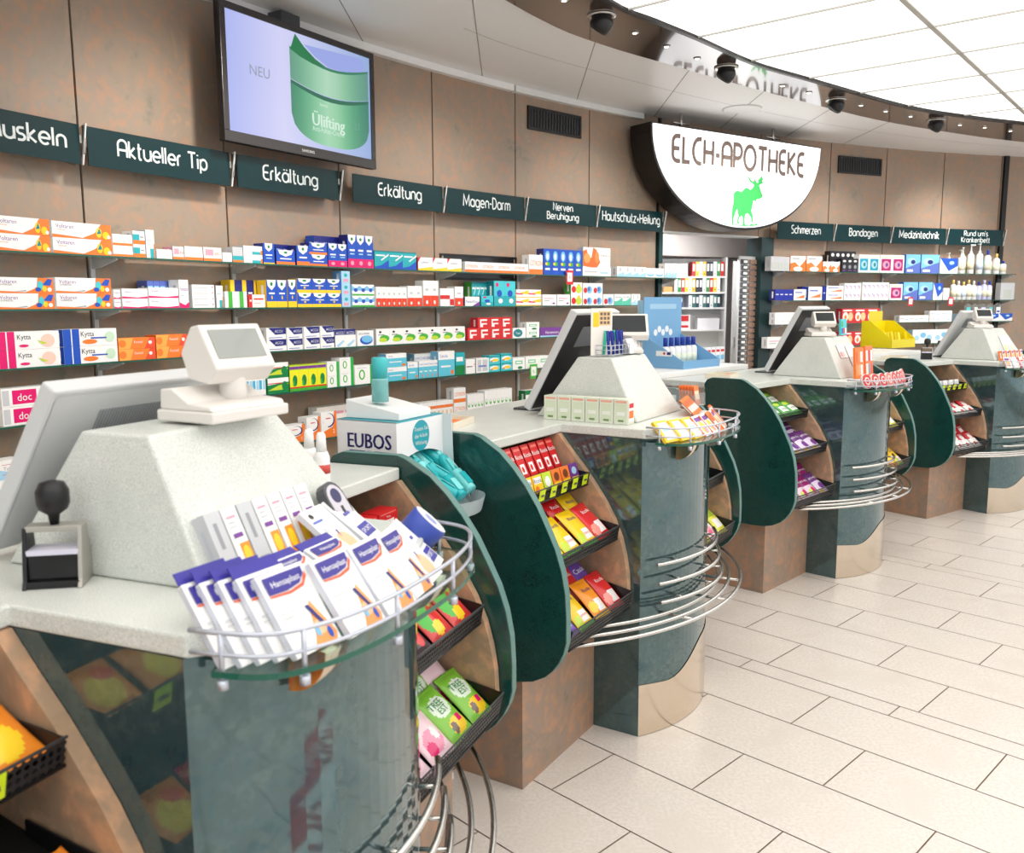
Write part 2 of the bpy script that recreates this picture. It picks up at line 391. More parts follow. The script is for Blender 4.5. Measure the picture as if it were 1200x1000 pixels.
def make_ceiling():
    # outer ceiling of white metal panels: strips between wall arc and band, joints run parallel
    mb = MB(); dark = pm('ceiling_joint', (120,116,112), .7)
    xs0 = -5.0
    mb.add([(-5,-4,HC+.02),(10,-4,HC+.02),(10,13,HC+.02),(-5,13,HC+.02)], [(0,3,2,1)], dark)
    n = len(BOs)
    outer = []
    for i,(x,y) in enumerate(BOs):
        d = Vector((x-CX, y-CY)).normalized()
        outer.append((CX+d.x*(RW+.0), CY+d.y*(RW+.0)))
    def strip(A,B,zz,mat):
        vs=[]; 
        for a,b in zip(A,B): vs += [(a[0],a[1],zz),(b[0],b[1],zz)]
        mb.add(vs, [(2*i,2*i+1,2*i+3,2*i+2) for i in range(len(A)-1)], mat)
    strip(BOs, outer, HC, M_CEIL)
    struct(mb.build('ceiling'))
    # thin joints of the panels
    jm = pm('panel_gap', (150,146,142), .7)
    j = MB()
    for x in (-1.67,-.95,-.21,.55,1.3,2.03,2.8,3.55):
        ys = []
        # clip the line x=const between band outer edge and wall arc
        yb = next((BOs[i][1]+(x-BOs[i][0])/(BOs[i+1][0]-BOs[i][0])*(BOs[i+1][1]-BOs[i][1]) for i in range(n-1) if BOs[i][0] <= x < BOs[i+1][0]), None)
        yw = CY+math.sqrt(RW**2-(x-CX)**2)
        if yb is None: continue
        j.box(x-.003, yb, HC-.0015, x+.003, yw, HC-.0005, jm)
    for i in range(16, n-1):
        a = Vector(BOs[i]); b = Vector(BOs[i+1]); oa = Vector(outer[i]); ob = Vector(outer[i+1])
        p = a+(oa-a)*.42; q = b+(ob-b)*.42; d=(q-p).normalized(); w=Vector((-d.y,d.x))*.002
        j.poly([(p.x-w.x,p.y-w.y,HC-.001),(p.x+w.x,p.y+w.y,HC-.001),(q.x+w.x,q.y+w.y,HC-.001),(q.x-w.x,q.y-w.y,HC-.001)], jm)
    struct(j.build('trim_6'))
    # band
    mb = MB(); k = len(BOs); vs=[]
    for a,b in zip(BOs,BIs): vs += [(a[0],a[1],HC-.03),(b[0],b[1],HC-.03),(a[0],a[1],HC+.02),(b[0],b[1],HC+.02)]
    fs=[]
    for i in range(k-1):
        a=4*i; b=a+4; fs += [(a,a+1,b+1,b),(a,b,b+2,a+2),(a+1,a+3,b+3,b+1)]
    mb.add(vs, fs, M_DARKP, smooth=False)
    for i in range(k-1):    # black edge profile along the luminous field
        a=Vector(BIs[i]); b=Vector(BIs[i+1]); d=(b-a).normalized(); w=Vector((d.y,-d.x))*.03
        mb.add([(a.x,a.y,HC-.035),(b.x,b.y,HC-.035),(b.x+w.x,b.y+w.y,HC-.035),(a.x+w.x,a.y+w.y,HC-.035),(a.x,a.y,HC+.02),(b.x,b.y,HC+.02)],
               [(0,1,2,3),(0,4,5,1)], M_BLACK)
    struct(mb.build('trim_7'))
    # luminous field
    Aa = math.radians(51.0); e = Vector((math.cos(Aa), math.sin(Aa))); nrm = Vector((-e.y, e.x))
    fm = pm('light_grid_bar', (196,194,188), .5); mb = MB()
    poly = [(p[0],p[1],HC) for p in BIs]+[(8.6,9.0,HC),(8.6,-3,HC),(-2.6,-3,HC)]
    mb.add(poly, [list(range(len(poly)))[::-1]], M_LIGHT)
    o = mb.build('luminous_ceiling'); o['kind'] = 'structure'; o.name = 'ceiling_luminous_field'
    g = MB()
    def inside(p):
        # right of the band's inner curve
        best=None
        for i in range(len(BIs)-1):
            a=Vector(BIs[i]); b=Vector(BIs[i+1]); t=max(0,min(1,(p-a).dot(b-a)/(b-a).length_squared)); q=a+(b-a)*t
            d=(p-q).length
            if best is None or d<best[0]: best=(d,(b-a).x*(p-a).y-(b-a).y*(p-a).x)
        return best[1] < 0 and p.x < 8.6 and p.y > -3
    def bar(p, d, w):
        t=-12; run=None
        while t<12:
            q=p+d*t; ins=inside(q)
            if ins and run is None: run=t
            if (not ins) and run is not None:
                a=p+d*run; b=p+d*(t); sd=Vector((-d.y,d.x))*w
                g.prism([tuple(a-sd),tuple(b-sd),tuple(b+sd),tuple(a+sd)], HC-.012, HC-.001, 'z', fm); run=None
            t+=.05
    for m in range(-8, 8):
        bar(nrm*(1.55+1.46*m), e, .017)
    for m in range(-14, 9):
        bar(e*(6.03+.735*m), nrm, .006)
    struct(g.build('trim_8'))
make_ceiling()

def band_pt(px_frac):  # point on the middle of the band
    i = px_frac*(len(BOs)-1); k=int(i); t=i-k
    a=Vector(BOs[k])*(1-t)+Vector(BOs[min(k+1,len(BOs)-1)])*t; b=Vector(BIs[k])*(1-t)+Vector(BIs[min(k+1,len(BIs)-1)])*t
    return (a+b)/2
# ---------------------------------------------------------------- signs, screen, vents, spots
def frame_at(s, off, z=0.0):      # local frame on the wall: x along it (to the right), y into it, z up
    return T(*W(s, off, z)) @ RZ(wrot(s))
def make_shelf_sign(s0, s1, lines, desc, widths, shift=0.):
    sm = (s0+s1)/2; z0, z1 = 2.105, 2.283; w = s1-s0
    o = thing('department_sign', desc, 'sign', W(sm, .14, z0), wrot(sm), 'dark green department signs')
    mb = MB(); h = z1-z0
    mb.box(-w/2, 0, 0, w/2, .006, h, M_SIGN); mb.build('panel', o)
    tb = MB(); B = T(0,-.0012,0) @ RX(PI/2)
    if len(lines) == 1:
        ww = widths[0]; tw = stroke_text(MB(), lines[0], M_SIGNT, Matrix(), .078)
        stroke_text(tb, lines[0], M_SIGNT, B @ T(shift,.064,0) @ Matrix.Diagonal((ww/tw,1,1,1)), .078, .135)
    else:
        
        for ln, yy, ww in zip(lines, (.106,.034), widths):
            tw = stroke_text(MB(), ln, M_SIGNT, Matrix(), .056); stroke_text(tb, ln, M_SIGNT, B @ T(0,yy,0) @ Matrix.Diagonal((ww/tw,1,1,1)), .056, .14)
    tb.build('lettering', o)
    br = MB()
    for sx in (w/2+.012,):
        br.prism([(.13,.02),(.13,.15),(.03,.16),(-.03,h+.006),(-.015,.05),(.06,.0)][::-1], sx-.002, sx+.002, 'x', M_CHROME)
        br.prism([(.0,.0),(-.035,h+.004),(-.028,h+.004),(.008,.0)], sx-.003, sx+.003, 'x', M_WHITE)
        br.box(w/2-.03, .006, h*.55, w/2+.014, .012, h*.75, M_CHROME)
    br.build('bracket', o)
    return o
SIGNS = [(1.03,1.863,['Muskeln']),(1.912,2.758,['Aktueller Tip']),(2.818,3.587,['Erkältung']),(3.72,4.554,['Erkältung']),(4.60,5.44,['Magen-Darm']),
 (5.48,6.306,['Nerven','Beruhigung']),(6.348,7.175,['Hautschutz+Heilung']),(8.80,9.61,['Schmerzen']),(9.65,10.455,['Bandagen']),(10.485,11.277,['Medizintechnik']),(11.315,12.115,["Rund um's",'Krankenbett'])]
_desc = ['dark green department sign reading Muskeln, first from the left','dark green department sign reading Aktueller Tip, below left of the television',
 'dark green department sign reading Erkältung, directly under the television','dark green department sign reading Erkältung, right of the television beside Magen-Darm',
 'dark green department sign reading Magen-Darm','dark green department sign with two lines reading Nerven Beruhigung','dark green department sign reading Hautschutz+Heilung, beside the doorway',
 'dark green department sign reading Schmerzen, right of the doorway','dark green department sign reading Bandagen','dark green department sign reading Medizintechnik','dark green department sign with two lines reading Rund um\'s Krankenbett']
_wd = [(.385,),(.53,),(.414,),(.40,),(.50,),(.23,.375),(.74,),(.42,),(.41,),(.58,),(.34,.41)]
for k,((a,b,l), d) in enumerate(zip(SIGNS, _desc)): make_shelf_sign(a, b, l, d, _wd[k], 0.15 if k == 0 else 0.)

def make_tv():
    A = W(2.62,.26); B = W(3.85,.20); d = B-A; ang = math.atan2(d.y,d.x); w = d.length; h = .705
    o = thing('television', 'wide black flat television showing a green cream jar, hung high on the wall', 'television', (A.x,A.y,2.315), ang)
    mb = MB(); bz = .036
    mb.box(0,.0,0,w,.035,h, M_BLACK); mb.box(.08,.035,.08,w-.08,.09,h-.08, M_BLACKM); mb.build('housing', o, bevel=.004)
    fr = MB(); fm = pm('tv_bezel', (52,48,48), .25)
    for x0,z0,x1,z1 in ((0,0,w,bz+.02),(0,h-bz,w,h),(0,bz+.02,bz,h-bz),(w-bz,bz+.02,w,h-bz)): fr.box(x0,-.012,z0,x1,.0,z1,fm)
    fr.text('SAMSUNG', M_WHITE, T(w/2,-.0125,.028) @ RX(PI/2), .016, .13); fr.build('bezel', o, bevel=.002)
    # picture on the screen
    sc = MB(); E = lambda n,c,e=.95: pm('screen_'+n, (0,0,0), .3, emis=c, es=e)
    X0,X1,Z0,Z1 = bz,w-bz,bz+.02,h-bz; sw=X1-X0; sh=Z1-Z0
    P = lambda u,v,k=1: (X0+u*sw, -.004-.0004*k, Z0+v*sh)
    bg = pm('screen_bg', (0,0,0), .3, emis=(196,200,250), es=.95); N,L,Bs = nodes_of(bg)
    tc=N.new('ShaderNodeTexCoord'); sp=N.new('ShaderNodeSeparateXYZ'); rp=N.new('ShaderNodeValToRGB'); L.new(tc.outputs['Generated'],sp.inputs[0]); L.new(sp.outputs['X'],rp.inputs[0])
    el=rp.color_ramp.elements; el[0].color=(*lin((176,186,244)),1); el[1].color=(*lin((150,176,222)),1); e=el.new(.35); e.color=(*lin((214,214,250)),1)
    L.new(rp.outputs[0],Bs.inputs['Emission Color'])
    sc.poly([P(0,0,0),P(1,0,0),P(1,1,0),P(0,1,0)], bg)
    def shape(pts, n, c, k): sc.poly([P(u,v,k) for u,v in pts], E(n,c))
    # jar: tapering body, collar and open lid; vertical tone bands follow its roundness
    cols=[(70,140,112),(86,160,124),(112,184,142),(142,204,164),(164,216,180),(150,208,168),(118,190,146),(90,166,128),(72,146,118),(62,130,112)]
    x0,x1=.40,.985; n=len(cols)
    def bodyw(v): return 1 if v>.25 else math.sqrt(max(0,1-((.25-v)/.25)**2))**.6
    def grad(nm, k, add):
        g_ = pm('screen_'+nm, (0,0,0), .3, emis=(90,160,120), es=.95); N,L,Bs = nodes_of(g_); tc = N.new('ShaderNodeTexCoord'); sp = N.new('ShaderNodeSeparateXYZ'); L.new(tc.outputs['Object'],sp.inputs[0])
        mr = N.new('ShaderNodeMapRange'); mr.inputs['From Min'].default_value = X0+x0*sw; mr.inputs['From Max'].default_value = X0+x1*sw; L.new(sp.outputs['X'],mr.inputs['Value'])
        rp = N.new('ShaderNodeValToRGB'); e_ = rp.color_ramp.elements
        while len(e_) < len(cols): e_.new(.5)
        for i,c in enumerate(cols): e_[i].position = i/(len(cols)-1); e_[i].color = (*lin(tuple(min(255,int(v*k+add)) for v in c)),1)
        L.new(mr.outputs[0],rp.inputs[0]); L.new(rp.outputs[0],Bs.inputs['Emission Color']); return g_
    sg = lambda u: .09*math.sin(PI*(u-x0)/(x1-x0)); n = 30; us = [x0+(x1-x0)*i/n for i in range(n+1)]
    low = lambda u: .04+.24*(1-math.sqrt(max(0,1-abs(2*(u-x0)/(x1-x0)-1)**2.6)))
    sc.poly([P(u,low(u),1) for u in us]+[P(u,.56-sg(u)*.8,1) for u in us[::-1]], grad('jar',1,0))
    sc.poly([P(u,.58-sg(u)*.8,2) for u in us]+[P(u,.86-sg(u),2) for u in us[::-1]], grad('collar',.78,50))
    shape([(x0+(x1-x0)*i/10,.575-.075*math.sin(PI*i/10)) for i in range(11)]+[(x0+(x1-x0)*i/10,.545-.085*math.sin(PI*i/10)) for i in range(10,-1,-1)],'shade',(48,112,88),3)
    shape([(x0+(x1-x0)*i/10,.865-.09*math.sin(PI*i/10)) for i in range(11)]+[(x0+(x1-x0)*i/10,.845-.095*math.sin(PI*i/10)) for i in range(10,-1,-1)],'rim',(60,130,104),3)
    shape([(.405,.84),(.44,.99),(.50,.90),(.58,.82),(.66,.775),(.56,.77),(.47,.80)],'leaf',(40,124,78),4)
    shape([(.50,.92),(.58,.84),(.68,.78),(.80,.79),(.93,.82),(.955,.86),(.95,.93),(.93,.97)],'gloss',(156,170,232),2)
    tm = E('text_pale',(214,240,222)); Mx = lambda u,v: T(*P(u,v,5)) @ RX(PI/2)
    sc.text('NEU', E('text_grey',(150,160,178)), Mx(.20,.56), .055, align='c')
    sc.text('lavera', tm, Mx(.63,.42), .02); sc.text('Ülifting', tm, Mx(.665,.27), .07, .30, bold=True); sc.text('Anti-Falten-Creme', tm, Mx(.66,.185), .032, .27); sc.text('21', E('text_g2',(110,160,140)), Mx(.88,.30), .05)
    sc.build('screen', o)
    mt = MB(); mt.box(w*.3,.09,h*.3,w*.7,.16,h*.7,M_DGREY); mt.box(w*.44,.09,h*.5,w*.56,.22,h+.1,M_DGREY); mt.build('wall_mount', o)
make_tv()

def make_vent(s, z, label):
    o = thing('air_vent', label, 'vent', W(s,.012,z), wrot(s), 'dark wall air vents')
    m = MB(); w=.63; h=.18
    for b in ((-w/2,-.008,0,w/2,0,.02),(-w/2,-.008,h-.02,w/2,0,h),(-w/2,-.008,.02,-w/2+.025,0,h-.02),(w/2-.025,-.008,.02,w/2,0,h-.02)): m.box(*b, M_BLACK)
    m.box(-w/2,-.001,.0,w/2,.008,h,M_BLACKM); m.build('frame',o)
    g = MB()
    for i in range(17):
        x=-w/2+.045+i*(w-.09)/16; g.box(x-.004,-.006,.02,x+.004,-.001,h-.02,M_DGREY)
    g.build('grille',o)
make_vent(5.93, 2.84, 'dark slotted air vent in the wall between television and lightbox sign')
make_vent(10.09, 2.835, 'dark slotted air vent right of the lightbox sign')

def make_lightbox():
    A = W(6.83,.32); B = W(9.13,.32); d = B-A; ang = math.atan2(d.y,d.x); w = 2.28; R=w/2
    mid=(A+B)/2
    o = thing('lightbox_sign', 'half-oval lit pharmacy sign with moose and grey lettering above the doorway', 'sign', (mid.x,mid.y,2.99), ang)
    n=40; hh=.825
    out=[(-R*math.cos(PI*i/n), -hh*math.sin(PI*i/n)**.92) for i in range(n+1)]
    out=[(x,z) for x,z in out]
    m=MB(); m.prism([(x*1.018,z*1.025+.012 if z>-.01 else z*1.03) for x,z in out], -.0, .26, 'y', pm('dark_bronze_casing',(40,36,34),.3,.3)); m.build('casing',o)
    f=MB(); f.prism([(x,z) for x,z in out], -.012, .0, 'y', pm('lightbox_face',(250,250,252),.4,emis=(252,253,255),es=1.15)); f.build('face',o)
    tb=MB(); Bm=T(0,-.0135,0) @ RX(PI/2); gm=pm('sign_taupe',(128,110,100),.5,emis=(150,130,120),es=.25)
    stroke_text(tb,'ELCH-APOTHEKE',gm,Bm @ T(-.01,-.29,0) @ Matrix.Diagonal((.87,1,1,1)),.212,.185,gap=.2,sx=1.06); tb.build('lettering',o)
    k=MB(); gr=pm('sign_green_figure',(58,170,84),.5,emis=(60,190,92),es=.6)
    # moose outline traced in metres: x from centre, z below the top edge
    px=[(580,445),(590,434),(606,430),(622,440),(634,426),(646,417),(660,418),(672,430),(684,420),(692,405),(684,396),(668,385),(656,362),(652,350),(664,362),(674,374),(684,384),(692,380),(697,356),(700,378),(708,392),(714,392),(717,368),(722,372),(735,350),(738,368),(747,370),(738,384),(747,398),(732,400),(722,408),(728,422),(736,446),(745,462),(743,474),(728,482),(712,482),(704,500),(699,488),(690,492),(688,515),(682,545),(690,568),(694,590),(696,610),(686,608),(680,580),(662,558),(648,562),(646,590),(648,618),(638,620),(636,590),(630,568),(618,575),(612,592),(616,612),(604,612),(604,590),(610,568),(602,530),(594,548),(584,580),(584,614),(574,616),(572,570),(574,530),(580,490)]
    S=2.28/(1085-166); cxp=625
    def cv(x,y):   # zoomed picture of the oblique sign straightened to its own plane
        u=(x-166)/(1085-166); top=75+(210-75)*u
        return ((u-.5)*2.28, -(y-top)*hh/(500-u*20))
    k.poly([(cv(x,y)[0],-.0135,cv(x,y)[1]) for x,y in px][::-1],gr)
    rnd=random.Random(4)
    for i in range(34):
        x=535+i*5.6; y=632+6*math.sin(i/34*PI)-3; h0=rnd.uniform(10,30)
        a=cv(x-5,y); b=cv(x+5,y); c=cv(x+rnd.uniform(-7,7),y-h0)
        if a[1]<-hh*math.sqrt(max(0,1-(a[0]/R)**2))+.012: a=(a[0],-hh*math.sqrt(max(0,1-(a[0]/R)**2))+.014); b=(b[0],a[1])
        k.poly([(a[0],-.0138,a[1]),(b[0],-.0138,b[1]),(c[0],-.0138,c[1])],gr)
    k.build('moose_emblem',o)
    for hx in (.55,-.7):
        r=MB(); r.tube([(hx,.1,0),(hx,.1,HC-2.99)],.012,M_CHROME); r.tube([(hx-.1,.1,.06),(hx+.1,.1,.06)],.01,M_CHROME); r.build('hanger',o)
make_lightbox()

SPOTS=[(.528,5.342,'rearmost'),(1.525,6.481,''),(2.675,7.492,''),(3.895,8.324,'')]
_sl=['black swivelling spotlight in the ceiling band, nearest the television','black swivelling spotlight in the ceiling band, second from the left','black swivelling spotlight in the ceiling band, third from the left','black swivelling spotlight in the ceiling band, farthest right']
for i,(x,y,_) in enumerate(SPOTS):
    o = thing('spotlight', _sl[i], 'spotlight', (x,y,HC-.03), .6, 'spotlights in the ceiling band')
    m=MB(); m.lathe([(.085,0),(.085,-.008),(.07,-.012)],M_CHROME,20); m.build('mounting_ring',o)
    m=MB(); R0=T(0,0,-.045)@RX(.5)@RY(.3); m.lathe([(.001,.06),(.04,.055),(.062,.03),(.066,0),(.062,-.03),(.05,-.045),(.045,-.04),(.001,-.035)],M_BLACK,20,R0); m.build('lamp_head',o)
def wall_spot(x,y,e=70):
    s=min((k*.25 for k in range(-6,58)), key=lambda s:(W(s,0)-Vector((x,y,0))).length)
    d=W(s,0,1.62)-Vector((x,y,HC-.1)); l=bpy.data.lights.new('wall_washer','SPOT'); l.energy=e; l.spot_size=1.42; l.spot_blend=1.0; l.shadow_soft_size=.12; l.color=(1,.95,.88)
    o=bpy.data.objects.new('wall_washer',l); COL.objects.link(o); o.location=(x,y,HC-.1); o.rotation_euler=d.to_track_quat('-Z','Y').to_euler()
for (x,y) in [(.528,5.342),(1.525,6.481),(2.675,7.492),(3.895,8.324),(-.45,3.95),(-1.35,2.2),(5.3,9.0)]: wall_spot(x,y,SPOT_E)  # trailing washers have no fixture, added out of view to lift the wall
DOTS=[(0.295,5.081),(0.766,5.666),(1.011,5.957),(1.269,6.239),(2.083,7.001),(2.36,7.224),(2.954,7.684),(3.262,7.92),(3.575,8.135),(4.214,8.523),(4.514,8.649),(4.855,8.822)]
_pin=None
_on=['first','second','third','fourth','fifth','sixth','seventh','eighth','ninth','tenth','eleventh','twelfth']
for i,(x,y) in enumerate(DOTS):
    m=MB(); m.lathe([(.026,0),(.026,-.004),(.016,-.006)],M_CHROME,14); 
    o=m.build('downlight',None,(x,y,HC-.0305)); tag(o,'tiny round ceiling downlight in the glossy band, %s from the left'%_on[i],'downlight','pin downlights in the band')
    g=MB(); g.lathe([(.014,-.0062),(.013,-.0072)],pm('downlight_lamp',(255,240,220),.4,emis=(255,236,210),es=6),12); g.build('lens',o)
m=MB(); m.lathe([(.0,0),(.17,-.0),(.17,-.006),(.15,-.01),(.001,-.01)],M_WHITE,28); o=m.build('ceiling_disc',None,(2.02,7.95,HC-.0005)); tag(o,'flat round white ceiling disc above the lightbox sign','ceiling fitting')

# hatch window in the wall behind the top shelf
o=thing('serving_hatch','narrow dark window hatch in the wall behind the top shelf','hatch',W(5.07,.0,1.66),wrot(5.07))
m=MB(); m.box(-.40,-.006,.0,.40,.0,.155,pm('hatch_dark_glass',(34,34,38),.08)); m.build('pane',o)
m=MB(); 
for b in ((-.42,-.012,-.02,.42,0,0),(-.42,-.012,.155,.42,0,.17),(-.42,-.012,0,-.40,0,.155),(.40,-.012,0,.42,0,.155)): m.box(*b,M_BLACK)
m.build('frame',o)

# ---------------------------------------------------------------- glass shelves with brackets
SHZ = {'A':1.69,'B':1.445,'C':1.195,'D':.95,'E':.64,'a':1.78,'b':1.485,'c':1.24,'d':1.0}
SHN = {'A':'top shelf','B':'second shelf','C':'third shelf','D':'fourth shelf','E':'lowest shelf','a':'top shelf','b':'second shelf','c':'third shelf','d':'fourth shelf'}
_bk = ['one bay left of the Muskeln sign','below the Muskeln sign','below the Aktueller Tip sign','below the sign under the television','below the sign left of Magen-Darm','below the Magen-Darm sign','below the Nerven Beruhigung sign','below the Hautschutz sign']
_bkr = ['below the Schmerzen sign','below the Bandagen sign','below the Medizintechnik sign','below the Krankenbett sign']
def glass_shelf(s0,s1,z,desc,grp,end=False):
    o = thing('glass_shelf', desc, 'shelf', W((s0+s1)/2,0,z), 0, grp)
    inv = T(*W((s0+s1)/2,0,z)).inverted()
    m=MB(); arc_slab(m,s0+.002,s1-.002,.02,.2185,z-.008,z,M_GLASS,4); 
    arc_slab(m,s0+.002,s1-.002,.2186,.2205,z-.008,z,M_GLASSE,4)
    m.v=[tuple(inv@Vector(p)) for p in m.v]; m.build('glass_pane',o)
    for s in ((s0+.02,)+((s1-.02,) if end else ())):
        b=MB()
        Mx=inv@frame_at(s,0,z)
        b.prism([(0,-.0085),(-.19,-.0085),(-.19,-.016),(-.06,-.05),(0,-.055)],-.006,.006,'x',M_BEIGE2,Mx); b.box(-.012,-.012,-.24,.012,0,0-.01,M_BEIGE2,Mx); b.build('bracket',o)
for k in 'ABCDE':
    for i in range(8):
        s0=.2+.88*i; s1=s0+.88
        if i==7: s1=7.33
        if s1<1.1: continue
        glass_shelf(s0,s1,SHZ[k],'glass shelf %s, %s of its bay' % (_bk[i], SHN[k].replace(' shelf',' level')),'glass shelves on the long wall', i==7)
for k in 'abcd':
    for i,(s0,s1) in enumerate([(8.84,9.67),(9.67,10.49),(10.49,11.33),(11.33,12.27)]):
        glass_shelf(s0,s1,SHZ[k],'glass shelf %s, %s of its bay' % (_bkr[i], SHN[k].replace(' shelf',' level')),'glass shelves right of the doorway', i==3)
